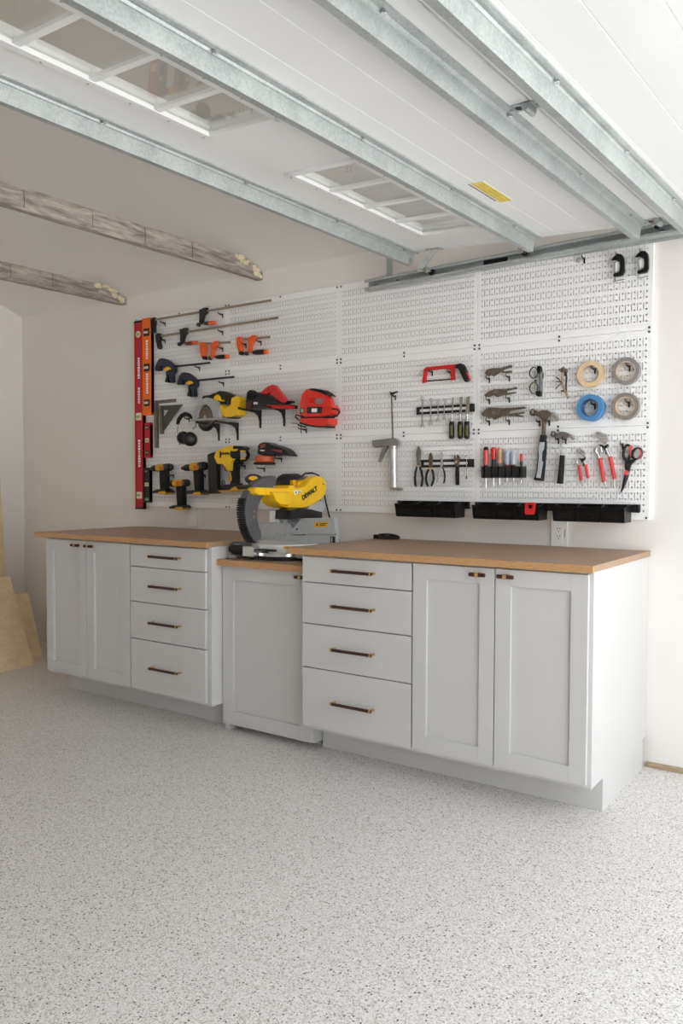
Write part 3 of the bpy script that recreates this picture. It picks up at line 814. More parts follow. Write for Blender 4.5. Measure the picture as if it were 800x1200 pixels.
bar_clamp('short orange bar clamp farther from the levels, under the long bar ends', ((281, 398), (316, 395)),
          [(276.5, 395.8), (279, 394.4), (281.8, 394.5), (282.6, 402), (282, 412), (279, 412.5), (276.6, 405)],
          [(289.5, 396), (292, 395), (295, 392.8), (298.5, 392.4), (298.8, 397), (294.2, 402), (293, 407), (292.7, 412.5), (289.6, 413), (290.3, 403)], (288, 414), (298, 412.8), ((296.5, 413.2), (314, 412.2), .8, .015), .0065, M_or2, M_black, M_or2, g2, pad=(281, 413.6))
def squeeze(du, dv, label):
    S = lambda p: [(a+du, b_+dv) for a, b_ in p]
    root = T('squeeze_clamp', label, 'clamp', 195+du, 430+dv, group='navy squeeze clamps')
    flat(root, 'jaw', S([(181, 432), (182, 428), (183.5, 424), (186, 420.3), (189, 419.6), (192.5, 420.3), (198, 424), (203, 429.5), (203.3, 433.5), (202, 437.5), (196, 438), (193.5, 435), (191.3, 431), (188.6, 427.6), (186.6, 428.6), (186.2, 433.6), (182, 434)]), -.014, -.050, M_navy, .005)
    flat(root, 'handle', S([(195.5, 436), (201.8, 436.5), (201.8, 442), (202.3, 448), (198.6, 448.6), (197.6, 442)]), -.018, -.046, M_navy, .005)
    flat(root, 'trigger', S([(193.6, 436), (196.6, 436.5), (196.8, 442), (196.4, 448.3), (192.6, 447.6), (194.2, 441)]), -.020, -.042, M_black, .004)
    flat(root, 'release_patch', S([(192, 433.2), (193.5, 430.6), (196, 429.6), (199, 430.6), (200.3, 432.6), (197.5, 433.4), (195, 434.8)]), -.045, -.053, M_yel, .002)
    flat(root, 'jaw_pad', S([(181, 430), (186.3, 430), (186.2, 434), (181.2, 434.4)]), -.016, -.0485, M_black, .003)
    a, b_ = ((202, 429.6), (246, 425.2)); p, q = W(a[0]+du, a[1]+dv, -.03), W(b_[0]+du+(2 if du else 0), b_[1]+dv, -.03)
    bm = B(); prism(bm, [(p.x, p.z-.0055), (q.x, q.z-.0055), (q.x, q.z+.0055), (p.x, p.z+.0055)], -.026, -.034, .001); obj('bar', bm, M_black, root)
squeeze(0, 0, 'navy squeeze clamp with yellow patch, closest to the orange level')
squeeze(26, 16.5, 'navy squeeze clamp with yellow patch, just above the circular saw')
for u, v, t in ((193.5, 378.5, 'under the topmost bar clamp, by its fixed jaw'), (261, 368.5, 'under the topmost bar clamp, past its sliding jaw'), (193.5, 398.5, 'under the second bar clamp, by its fixed jaw'), (261, 388.5, 'under the second bar clamp, past its orange grip'),
                (242.5, 410, 'between the jaws of the orange clamp by the navy clamps'), (261, 408, 'under the bar end of the orange clamp by the navy clamps'), (288.3, 403.5, 'between the jaws of the orange clamp below the long bar ends'), (306, 400.5, 'under the bar end of the orange clamp below both long bars'),
                (234, 430.5, 'under the bar of the upper navy clamp'), (262, 448.5, 'under the bar of the lower navy clamp')):
    hook(u, v, t)

# ---- squares
root = T('framing_square', 'dull steel framing square hung beside the triangle square', 'square', 181, 470)
flat(root, 'blade', [(180, 469.6), (205.7, 467.2), (205.7, 471.2), (185.4, 473), (185.6, 525), (181, 525)], -.004, -.008, M_squa, .0005)
flat(root, 'stock', [(180, 469.6), (183.2, 469.3), (183.8, 525), (181, 525)], -.003, -.016, M_squa, .001)
root = T('triangle_square', 'dark grey triangular speed square', 'square', 189, 476)
po = [(187.2, 475.6), (200, 474.8), (213.4, 474), (201, 491), (188.8, 508.6), (187.3, 508)]
pi = [(190.6, 480), (193.8, 480.4), (197.2, 481), (193.6, 486), (190.4, 491), (190.5, 485)]
bm = B(); ring_prism(bm, O(po, -.012), O(pi, -.012), -.006, -.012); obj('plate', bm, mat('dark_cast_alloy', (84, 80, 78), .5, metal=.4, var=.15), root)
flat(root, 'fence', [(186.4, 475.4), (189, 475.2), (189.6, 508.4), (187, 508.6)], -.002, -.022, M_squa, .001)

# ---- ear defenders
root = T('ear_defenders', 'black ear defenders hung below the circular saw', 'ear muffs', 218, 486)
multi(root, 'headband', [(208, 497), (209.5, 491.5), (213, 487), (217.5, 485.3), (222, 486.8), (224.5, 490)], -.045, [.011, .013, .014, .014, .012, .008], M_black, 10)
multi(root, 'wire', [(209, 496), (208, 501), (207.5, 507)], -.05, .0022, M_chrome); multi(root, 'wire', [(224, 490), (229, 494), (229.5, 499), (226, 503)], -.05, .0022, M_black)
for (u, v, y, r, mm) in ((214.6, 513, -.056, .040, M_black), (222.4, 514.5, -.100, .044, M_black)):
    c = W(u, v, y); bm = B()
    d = Vector((.55, -.8, .05))
    lathe(bm, c-d.normalized()*.03, d, [(0, 0), (0, r*.8), (.012, r*.95), (.03, r), (.045, r*.9), (.056, r*.6), (.060, 0)], 24); k = obj('ear_cup', bm, mm, root)
    bm = B(); lathe(bm, c-d.normalized()*.042, d, [(0, r*.5), (.0, r*.85), (.006, r*.95), (.014, r*.85), (.014, 0)], 24); obj('cushion', bm, mat('pale_cushion', (176, 160, 112), .7), k)
hook(222, 490.5, 'holding the ear defenders')

# ---- circular saw on brackets
root = T('circular_saw', 'yellow and black cordless circular saw with grey blade guard', 'circular saw', 245, 491, -.1)
Y1 = -.135
flat(root, 'blade_guard', [(224.5, 490), (226, 484), (229, 476.5), (232.5, 470.5), (237, 467), (241, 465.8), (245, 466.2), (250, 469), (254, 474.5), (255.8, 481), (256, 489.5), (249, 489.5), (247.8, 482.5), (245, 477), (240.5, 474), (236, 475), (232.6, 479.5), (231, 485), (230.5, 490)], -.085, Y1, M_lgray, .006)
disc(root, 'blade', 239.6, 488, -.095, -.118, .066, M_dsteel, 32)
disc(root, 'lower_guard', 239.7, 492.5, -.090, -.112, .064, M_black, 32)
disc(root, 'arbor', 239.6, 489, -.11, -.126, .014, M_steel, 12)
flat(root, 'shoe', [(223.5, 491), (256, 489.6), (263, 490.4), (263, 491.6), (256, 491.8), (223.5, 493.2)], -.045, -.150, M_lgray, .001)
flat(root, 'motor', [(236, 466), (238, 463.4), (245, 462.8), (250, 460.5), (254, 463), (255, 472), (250, 474), (240, 470)], -.02, -.105, M_black, .006)
flat(root, 'handle', [(249, 464), (252, 460), (255.5, 457.8), (262, 458.4), (269.5, 461.6), (271.5, 465), (270.5, 470), (268.5, 474.2), (266.4, 473.6), (267, 468.8), (262, 468), (257.5, 468.4), (254, 470.5)], -.045, -.095, M_black, .008)
flat(root, 'trigger_housing', [(249, 470.5), (250.5, 464.5), (254, 462), (256.8, 465), (257, 470), (254.5, 469), (252.5, 471.8)], -.06, -.108, M_yel, .004)
flat(root, 'body', [(256, 476.5), (258.5, 474), (262, 477.6), (266, 476.4), (269, 474.5), (270.5, 466), (275, 463.8), (279.6, 464.6), (281, 468), (280, 478), (277.2, 486), (271, 489), (262, 489), (257.5, 485.5)], -.03, -.11, M_yel, .01)
flat(root, 'battery', [(265, 488), (267, 486.6), (272, 486.8), (274, 488.6), (271, 490), (266, 490)], -.035, -.105, M_black, .003)
SZ = W(240, 493.2, -.15).z-.001
bracket(257, 495.6, 'black curved bracket under the circular saw blade end', top=SZ); bracket(279, 495.6, 'black curved bracket under the circular saw battery end', top=SZ)

# ---- planer on brackets
root = T('power_planer', 'red and black electric planer resting on brackets', 'planer', 310, 478, -.1)
Y1 = -.12
flat(root, 'body', [(288, 464), (290.5, 459.4), (295, 458.2), (299, 460.8), (308, 461), (316, 464.4), (322, 468), (330, 472.6), (337.5, 474), (336.8, 478), (312, 478.6), (288.5, 478.6), (287.6, 470)], -.03, Y1, M_black, .006)
disc(root, 'motor_cap', 292.6, 462.4, -.1, -.135, .027, M_rubber, 20)
po = [(304.5, 460.6), (309, 456.6), (314, 452.6), (319, 450.8), (321.5, 452), (327, 459.5), (332, 466), (334.3, 471), (330, 473), (324, 470.4), (316, 467.2), (309, 464)]
pi = [(312.4, 461.2), (313.4, 460), (315, 459.4), (316.2, 460.2), (317.4, 461.4), (319.8, 463.6), (321.8, 465.6), (322.4, 467.6), (321, 467.4), (318.6, 466.2), (315.6, 464.4), (313.4, 462.6)]
bm = B(); ring_prism(bm, O(po, -.100), O(pi, -.100), -.066, -.100); obj('handle', bm, M_red, root)
flat(root, 'sole_strip', [(311.5, 474.6), (337.2, 475), (337, 478.2), (312, 478.4)], -.06, -.125, M_red, .002)
flat(root, 'cord_guard', [(333, 471), (338, 469.6), (343.2, 470), (343.2, 471.6), (338.5, 472.6), (334.5, 474)], -.07, -.09, M_rubber, .003)
flat(root, 'badge', [(297, 471), (301.8, 471.2), (301.4, 474), (296.8, 473.6)], -.119, -.1215, M_white, .0003)
flat(root, 'front_plate', [(288, 471), (294.5, 471), (294.5, 478.6), (287.4, 478.6)], -.05, -.124, mat('dark_maroon', (70, 32, 30), .5), .002)
bracket(305.5, 483, 'black curved bracket under the front of the red planer'); bracket(333.5, 480.5, 'black curved bracket under the rear of the red planer')

# ---- jigsaw
root = T('jigsaw', 'bright red jigsaw with a closed handle and green button', 'jigsaw', 370, 490, -.05)
Y0, Y1 = -.02, -.095
po = [(350.6, 485), (351.2, 474.4), (353.8, 462.2), (358.7, 456.4), (364.4, 455.3), (373, 456.4), (381, 460.6), (386, 467.3), (389.4, 476.5), (389.6, 484), (384.5, 487.6), (372.5, 489), (356.3, 489)]
pi = [(365, 472), (364.4, 470.2), (364.6, 468.2), (366, 466.8), (368, 466.4), (374, 466.6), (378, 467), (379.2, 468.6), (379.2, 471.4), (377.8, 473), (375.8, 473.4), (371, 473), (366.6, 472.8)]
bm = B(); ring_prism(bm, O(po, Y1+.012), O(pi, Y1+.012), -.050, Y1+.012)
q1 = inset(O(po, Y1+.012), .006); q2 = O(pi, Y1+.012); cx = sum(a for a, _ in q2)/13; cz = sum(b_ for _, b_ in q2)/13
q2 = [(cx+(a-cx)*1.12, cz+(b_-cz)*1.2) for a, b_ in q2]
ring_prism(bm, q1, q2, Y1+.0121, Y1+.004)
obj('handle_frame', bm, M_jred, root)
flat(root, 'body', [(351, 485), (351.2, 476.4), (356, 474.8), (364, 475), (380, 475), (387, 474), (389.6, 478.5), (389.8, 484), (384.5, 487.4), (372.5, 488.8), (356.3, 488.8)], Y0, Y1, M_jred, .008)
flat(root, 'top_grip', [(361, 455.4), (367, 455), (375.2, 456.4), (381, 459.8), (385.2, 463.8), (381.5, 463), (376, 460.4), (370, 458.4), (364, 457.2)], Y0-.004, Y1-.002, M_rubber, .003)
flat(root, 'label_panel', [(359.2, 477), (377.4, 476.6), (376.6, 484.2), (359.4, 484.6)], Y1+.003, Y1-.002, M_black, .0008)
flat(root, 'badge', [(365, 478.6), (371.4, 478.6), (371, 483), (364.8, 483)], Y1-.001, Y1-.003, M_white, .0003)
disc(root, 'button_bezel', 353.8, 481.2, -.06, Y1-.002, .017, M_black); disc(root, 'button', 353.8, 481.2, -.06, Y1-.004, .0115, mat('pale_green', (140, 176, 140), .4))
flat(root, 'shoe', [(351, 490), (384, 489.6), (384.4, 496.2), (380.6, 499.4), (371, 499.6), (360, 497.6), (352, 495.4)], -.01, -.10, M_jred, .004)
flat(root, 'shoe_plate', [(350.5, 494.6), (360, 497.2), (371, 499.2), (380.8, 499), (380.6, 500.6), (370, 501), (358, 499), (350.5, 496.6)], -.008, -.104, M_black, .002)
flat(root, 'waist', [(352, 486.5), (384, 486.5), (384, 491.5), (352, 491.5)], -.02, -.085, M_black, .004)
multi(root, 'cord', [(389, 479), (394.5, 479.6), (397.8, 482.6), (395, 487), (389, 489), (380, 489.2)], -.098, .0048, M_rubber)
multi(root, 'guard_wire', [(352, 487.6), (346.6, 486), (346, 488.6), (349.4, 492), (353, 494)], -.095, .0035, M_blackm)
rod(root, 'blade', (353, 497), (352.6, 508), -.06, .0026, M_dsteel); rod(root, 'side_knob', (349.4, 496.4), (341.5, 496), -.085, .003, M_steel)
hook(359, 503, 'under the red jigsaw', .075)
multi(root, 'wire_clip', [(349, 497.5), (353, 499.6), (358, 500.6)], -.08, .0045, M_blackm)

# ---- drills
def drill(label, name, cu, yb, hpts, fpts, ypts, ry, rchuck, u0, uy0, uy1, u1, v, vy, cat='drill', yfoot=None):
    """u0 chuck tip, uy0..uy1 yellow barrel, u1 rear end, v axis height"""
    root = T(name, label, cat, cu, v, 0, 'yellow and black cordless drivers')
    yc = -.048
    P = lambda u: W(u, v+(vy*(u-uy0)), yc)
    a, b0, b1, c = P(u0), P(uy0), P(uy1), P(u1)
    ax = (c-a).normalized()
    L1 = (b0-a).length
    bm = B(); lathe(bm, a, ax, [(0, 0), (0, rchuck*.45), (L1*.25, rchuck*.75), (L1*.45, rchuck), (L1*.92, rchuck), (L1, rchuck*.9), (L1, 0)], 20); obj('chuck', bm, M_black, root)
    L2 = (b1-b0).length
    bm = B(); lathe(bm, b0, ax, [(0, 0), (0, ry*.85), (L2*.12, ry), (L2*.9, ry), (L2, ry*.93), (L2, 0)], 24); obj('barrel', bm, M_yeld, root)
    L3 = (c-b1).length
    bm = B(); lathe(bm, b1, ax, [(0, 0), (0, ry*.95), (L3*.15, ry*1.02), (L3*.7, ry*.98), (L3*.92, ry*.75), (L3, ry*.4), (L3, 0)], 24)
    mo = obj('motor', bm, M_black, root)
    bm = B()
    for k in range(3):
        t = .3+.16*k; o_ = b1+ax*(L3*t); tube(bm, [o_+Vector((0, -ry*.93, ry*.45)), o_+Vector((0, -ry*1.02, .0)), o_+Vector((0, -ry*.93, -ry*.45))], .002, 6)
    obj('vent', bm, M_gray, mo)
    flat(root, 'handle', hpts, -.024, -.070, M_rubber, .009, yt=-.045)
    flat(root, 'trigger', [(hpts[0][0]-3.4, hpts[0][1]+.5), (hpts[0][0]+.8, hpts[0][1]-.5), (hpts[0][0]+.8, hpts[0][1]+6), (hpts[0][0]-1.6, hpts[0][1]+5.5)], -.038, -.058, M_yeld, .003)
    flat(root, 'battery', fpts, -.008, -.086, M_black, .006, yt=-.045)
    flat(root, 'battery_base', ypts, -.010, -.089, M_yeld, .004, yt=-.045)
    flat(root, 'side_patch', [(uy0+1.4, v-2.4), (uy1-1.2, v-2.8), (uy1-2, v+2.6), (uy0+2, v+2.8)], yc-ry+.006, yc-ry-.001, mat('amber_badge', (196, 120, 30), .5), .001)
    return root
drill('yellow and black cordless drill closest to the black torpedo level', 'cordless_drill', 190, 0,
      [(189.6, 551), (196.2, 550.4), (196.8, 562), (196.6, 574.6), (190.2, 574.6), (189.6, 562)], [(183.8, 575.6), (188, 573.4), (197, 573), (200.2, 576), (199.8, 578.4), (184, 577.8)],
      [(190, 577.6), (192, 575.8), (199, 575.6), (200.2, 577.6), (198.6, 579.4), (191, 579)], .024, .019, 176.6, 184.4, 193, 202, 548.6, -.08)
drill('yellow and black cordless drill beside the nail gun', 'cordless_drill', 228, 0,
      [(229, 551.4), (236, 550.2), (236.8, 562), (237, 576), (231, 576), (229.6, 563)], [(222.6, 576.6), (226, 574.6), (237.6, 574), (241, 577), (240.4, 579.6), (223, 578.8)],
      [(231, 578.6), (233, 576.8), (239.4, 576.4), (241, 578.2), (239.4, 580), (232, 580)], .027, .021, 213.2, 224.6, 234, 242.6, 547.6, -.1)
drill('compact yellow impact driver hung lower than the two drills', 'impact_driver', 210, 0,
      [(209, 569.6), (216, 569.2), (216.4, 581), (216.6, 593.4), (210.2, 593.4), (209.4, 581)], [(203, 593.8), (207, 592), (217.4, 591.6), (220, 594.2), (219.6, 596.4), (203.4, 595.8)],
      [(210, 596), (212, 594.2), (219, 594), (220, 595.8), (218.4, 597), (211, 597)], .024, .022, 199.6, 204.2, 215, 221.4, 566.4, -.03, cat='impact driver')
for u, v, t in ((203.6, 556.5, 'holding the drill by the torpedo level'), (240.5, 556.6, 'holding the drill beside the nail gun'), (219.5, 575.5, 'holding the impact driver')): hook(u, v, t, .06)

# ---- nail gun
root = T('nail_gun', 'large yellow and black cordless nail gun with a tall black magazine', 'nail gun', 262, 577)
flat(root, 'magazine', [(242.6, 533.2), (251.4, 530.4), (253.2, 540), (253.6, 568), (255.4, 575), (254, 578), (244, 578.6), (243.6, 560)], -.025, -.062, M_black, .004)
flat(root, 'nose', [(242.4, 533), (246, 531), (252.4, 529.4), (253, 534), (250, 537), (244, 536)], -.02, -.066, M_blackm, .003)
flat(root, 'body', [(249.8, 535.4), (252.2, 529), (256.5, 526), (261.8, 523.6), (267, 522.4), (271.6, 522), (271.8, 526), (277.6, 526), (278, 537.6), (271.2, 540.6), (270.6, 546), (270.2, 551.8), (264.2, 551.8), (262.4, 547), (260, 544.2), (253.6, 544)], -.014, -.090, M_yel, .010)
for q in ([(257.2, 529), (258.8, 528.8), (258.8, 536.4), (257.2, 536.6)], [(270, 528), (271.4, 528), (271.4, 535.6), (270, 535.8)]): flat(root, 'rib', q, -.086, -.0925, M_black, .0008)
c = W(264.8, 531.6, -.0915); lettering('lettering', 'DEWALT', .019, M_black, root, Matrix.Translation(c) @ FRONT, .0012)
c0, c1 = W(274.5, 533, -.052), W(290.4, 533.4, -.052); L3 = (c1-c0).length
bm = B(); lathe(bm, c0, c1-c0, [(0, 0), (0, .038), (L3*.2, .044), (L3*.6, .043), (L3*.86, .034), (L3, .018), (L3, 0)], 26); mo = obj('motor', bm, M_black, root)
flat(root, 'motor_badge', [(281.4, 529.2), (286.6, 529.4), (288.2, 532.6), (287, 536.6), (281.8, 537.4)], -.088, -.0935, M_lgray, .001, parent=mo)
for dv in (-4.6, 4.8): flat(root, 'stripe', [(281.4, 532.4+dv), (286.4, 532.4+dv), (286.6, 533.6+dv), (281.4, 533.8+dv)], -.084, -.0925, M_yel, .0006, parent=mo)
flat(root, 'top_cap', [(271.8, 523.4), (274, 522.2), (282, 522.4), (285, 525), (284, 527), (272, 526.4)], -.02, -.082, M_black, .006)
flat(root, 'handle', [(270, 541), (278.6, 540.6), (280.4, 542.8), (276.2, 547), (275.2, 553), (275.6, 568.4), (268.8, 567.6), (267.6, 556), (268, 551.6)], -.024, -.072, M_rubber, .009)
flat(root, 'grip_inlay', [(268.4, 553), (270, 553), (271.2, 562), (269.6, 566)], -.07, -.0745, M_yel, .001)
flat(root, 'trigger', [(262, 546), (264.6, 547.4), (265.4, 551.4), (263.2, 552)], -.036, -.056, M_black, .002)
flat(root, 'battery', [(257.6, 570), (262, 568), (270, 567), (275.6, 566.4), (276, 571), (270, 574), (258.6, 574.6)], -.014, -.082, M_black, .006)
flat(root, 'battery_base', [(254.6, 574.4), (262, 574.6), (268, 574.2), (272, 571.2), (275.6, 569.6), (278.4, 571), (278.8, 574.6), (276, 576), (266, 576.6), (256, 576.4)], -.012, -.088, M_yeld, .005)
multi(root, 'brace', [(250.6, 567.6), (253.6, 570.4), (255.8, 575.4)], -.05, .008, M_yeld, 8)
multi(root, 'belt_clip', [(260.6, 569), (260.4, 564.4), (262, 562.6), (263.4, 564.6), (263, 569)], -.085, .0025, M_blackm)
hook(287.2, 545.5, 'holding the nail gun', .07)

# ---- sander
root = T('orbital_sander', 'black and orange orbital sander', 'sander', 308, 545)
Z = lambda p: zm(285, 505, 13.33, p)
flat(root, 'housing', Z([(205, 340), (215, 290), (212, 240), (240, 195), (300, 172), (375, 185), (425, 215), (520, 238), (600, 268), (650, 300), (718, 395), (640, 384), (565, 384), (492, 362), (480, 388), (330, 386), (220, 364)]), -.016, -.10, M_black, .010)
flat(root, 'top_badge', Z([(255, 225), (300, 205), (345, 205), (335, 250), (275, 268)]), -.098, -.1025, mat('faded_red', (150, 78, 70), .5, var=.15), .001)
flat(root, 'side_stripe', Z([(430, 285), (520, 290), (600, 300), (600, 345), (560, 335), (470, 310)]), -.096, -.1015, mat('faded_red', (150, 78, 70), .5), .001)
a, b_ = W(301, 534, -.055), W(322, 534.6, -.055)
bm = B(); lathe(bm, ((a.x+b_.x)/2, -.068, W(311, 541.6, -.068).z), (0, 0, 1), [(0, 0), (0, .052), (.006, .056), (.030, .054), (.036, .046), (.036, 0)], 28); obj('skirt', bm, mat('sander_orange', (206, 92, 52), .45, var=.1), root)
bm = B(); lathe(bm, ((a.x+b_.x)/2, -.068, W(311, 544.6, -.068).z), (0, 0, 1), [(0, 0), (0, .058), (.004, .062), (.012, .062), (.014, .05), (.014, 0)], 28); obj('sanding_pad', bm, M_rubber, root)
flat(root, 'window', Z([(255, 296), (320, 296), (334, 306), (322, 318), (262, 312)]), -.099, -.1015, M_white, .0004)
hook(309.8, 548.5, 'below the orbital sander pad', .07); hook(330, 537, 'below the orbital sander tail', .06)
# ---- caulking gun
root = T('caulking_gun', 'grey caulking gun hung upright beside the hacksaw', 'caulking gun', 460, 574)
yc = -.035
rod(root, 'push_rod', (458.5, 461), (460.4, 522), yc, .0042, M_dsteel); 
flat(root, 'rod_hook', [(456, 458.6), (458, 460), (464.6, 458.2), (464.4, 459.8), (460.6, 461.6), (458.6, 463.6), (456.8, 461.8)], -.028, -.042, M_blackm, .001)
flat(root, 'handle', [(435, 517.2), (436, 516), (448, 514.6), (460, 513), (463.6, 514.6), (465.8, 518), (465.8, 522.4), (456, 522.8), (448, 522.6), (438.8, 524.6), (436.4, 523.4)], -.022, -.048, M_gray if False else mat('grey_enamel', (128, 124, 120), .4, var=.06), .004)
flat(root, 'trigger', [(449, 522.4), (454, 522.4), (448.6, 533), (444.6, 541.4), (443, 541), (445.4, 532)], -.026, -.044, MATS['grey_enamel'], .002)
t, b_ = W(460.6, 523, yc), W(461.4, 573, yc); R_ = .0205; H = (t-b_).length
bm = B(); lathe(bm, b_, t-b_, [(0, 0), (0, R_*1.02), (.012, R_*1.02), (.013, R_*.97), (H*.47, R_*.97), (H*.475, R_*1.03), (H*.49, R_*1.03), (H*.495, R_*.97), (H-.002, R_*.97), (H, 0)], 24); obj('barrel', bm, mat('barrel_alloy', (196, 195, 193), .32, metal=.55, var=.05), root)
bm = B(); lathe(bm, t-Vector((0, 0, .014)), (0, 0, 1), [(0, 0), (0, .0235), (.016, .0235), (.018, .021), (.018, 0)], 24); obj('collar', bm, M_steel, root)
flat(root, 'end_plate', [(456.6, 570.6), (466, 571.6), (467.6, 573), (466.6, 574.8), (457, 574.4)], -.014, -.056, M_steel, .002)
hook(463.4, 464, 'through the caulking gun rod hook', .045)

# ---- hacksaw
root = T('hacksaw', 'red framed hacksaw with black handle', 'hacksaw', 520, 430)
flat(root, 'frame', [(494, 448.6), (496.4, 432), (499, 430), (534, 426.6), (535, 430), (531.4, 432), (531.6, 445), (527.6, 445.6), (528, 434.8), (524, 431.8), (500.6, 434), (499, 436), (497.8, 448.4)], -.018, -.036, M_red, .003)
flat(root, 'handle', [(533.6, 426.8), (538, 425.6), (541, 426.2), (543, 429), (549.4, 444.4), (546, 446.6), (543.4, 447), (540, 440), (536.4, 432.4), (532, 430.5)], -.012, -.044, M_rubber, .006)
flat(root, 'handle_edge', [(542.6, 429), (544, 431), (550, 444.2), (548.6, 445.4)], -.018, -.040, M_red, .001)
flat(root, 'blade', [(497, 446.2), (529, 443.8), (529, 445), (497, 447.6)], -.025, -.0265, M_blackm, .0002)
hook(506.5, 435.5, 'under the hacksaw frame at its front end'); hook(528.6, 436, 'under the hacksaw frame next to its handle')

# ---- magnetic strips and the tools held on them
def magstrip(label, a0, a1, hpx, endblock):
    root = T('magnetic_strip', label, 'magnetic strip', *a0, group='magnetic tool strips')
    p, q = W(*a0, -.012), W(*a1, -.012); d = q-p
    P = lambda t, z: (p.x+d.x*t, p.z+d.z*t+z)
    h = hpx
    bm = B(); prism(bm, [P(0, -h), P(1, -h), P(1, h), P(0, h)], -.002, -.010, .001); obj('base', bm, M_black, root)
    for z0, z1 in ((-h, -h*.36), (h*.36, h)):
        bm = B(); prism(bm, [P(0, z0), P(1, z0), P(1, z1), P(0, z1)], -.009, -.014, .001); obj('rib', bm, M_black, root)
    bm = B(); prism(bm, [P(.06, -h*.34), P(.92, -h*.34), P(.92, h*.34), P(.06, h*.34)], -.009, -.0125, .0005); obj('magnet_face', bm, mat('pale_magnet_face', (226, 226, 224), .4), root)
    for t0, t1 in endblock:
        bm = B(); prism(bm, [P(t0, -h), P(t1, -h), P(t1, h), P(t0, h)], -.002, -.016, .0015); obj('end_block', bm, M_black, root)
magstrip('black magnetic strip holding small wrenches and chisels', (488, 481.6), (555, 477.6), .019, ((0, .06), (.94, 1)))
magstrip('black magnetic strip holding pliers and an adjustable wrench', (493, 543.4), (554.4, 542.6), .0195, ((.90, 1),))
def wrench(label, top, bot, s):
    root = T('combination_wrench', label, 'wrench', *top, group='small combination wrenches')
    y0, y1 = -.0142, -.0192
    a, b_ = W(*top, y1), W(*bot, y1); d = (b_-a); n = Vector((-d.z, 0, d.x)).normalized()
    bm = B(); ro = .0078*s
    ring_prism(bm, circ(a.x, a.z, ro, 20), circ(a.x, a.z, ro*.6, 20), y0, y1); obj('ring_end', bm, M_chrome, root)
    u = d.normalized(); s0 = a+u*ro*.9; s1 = b_-u*.006*s; w0 = .0026*s
    bm = B(); prism(bm, [((s0+n*w0).x, (s0+n*w0).z), ((s1+n*w0*1.3).x, (s1+n*w0*1.3).z), ((s1-n*w0*1.3).x, (s1-n*w0*1.3).z), ((s0-n*w0).x, (s0-n*w0).z)], y0-.0005, y1+.0005, .0006); obj('shaft', bm, M_chrome, root)
    J = lambda f, g: ((s1+u*f*s+n*g*s).x, (s1+u*f*s+n*g*s).z)
    bm = B(); prism(bm, [J(-.004, .003), J(.002, .009), (J(.010, .0098)), J(.0165, .0075), J(.0125, .0035), J(.006, .0035), J(.006, -.0035), J(.0125, -.0035), J(.0165, -.0075), J(.010, -.0098), J(.002, -.009), J(-.004, -.003)], y0, y1, .0006); obj('open_end', bm, M_chrome, root)
wrench('longest small chrome combination wrench on the magnetic strip', (494.6, 467), (494.4, 499), 1.05)
wrench('second longest chrome combination wrench on the magnetic strip', (504.6, 468.6), (504, 496), 1.05)
wrench('third longest chrome combination wrench on the magnetic strip', (513.3, 469.4), (512.6, 492), .9)
wrench('shortest chrome combination wrench, beside the narrow chisel', (520.4, 469), (520, 490.6), .85)
def chisel(label, ub, vt, wb, uh, v0, v1, lean=0):
    root = T('wood_chisel', label, 'chisel', uh, v0, group='black-handled chisels')
    flat(root, 'blade', [(ub-wb, vt+.2*wb), (ub+wb, vt-.2*wb), (uh+wb+lean, 485.5), (uh-wb+lean, 485.5)], -.0142, -.018, M_steel, .0004)
    p0, p1 = W(uh+lean, 485, -.02), W(uh, v0+.4, -.02)
    bm = B(); lathe(bm, p0, p1-p0, [(0, .003), ((p1-p0).length*.6, .005), ((p1-p0).length, .0085), ((p1-p0).length, 0)], 12); obj('neck', bm, M_chrome, root)
    a, b_ = W(uh, v0, -.022), W(uh, v1, -.022); L_ = (b_-a).length; R_ = .0128
    bm = B(); lathe(bm, a, b_-a, [(0, 0), (0, R_*.8), (.004, R_*.95), (L_*.5, R_*1.02), (L_*.9, R_), (L_*.97, R_*.8), (L_, 0)], 16); h = obj('handle', bm, M_gloss, root)
    flat(root, 'print', [(uh-1.4, v0+4), (uh+.9, v0+4), (uh+.9, v1-4), (uh-1.4, v1-4)], -.0325, -.0355, mat('handle_print', (116, 112, 60), .5, var=.3, scale=200), .0005, parent=h)
chisel('narrow wood chisel on the magnetic strip, beside the smallest wrench', 530.6, 465.4, .7, 529, 494, 514.6, .4)
chisel('medium-width wood chisel between the narrow and the wide one', 540, 465, 1.3, 539.2, 494, 514.8, 0)
chisel('wide wood chisel at the end of the magnetic strip', 548.4, 464.6, 2.0, 546.9, 494, 514.8, .4)

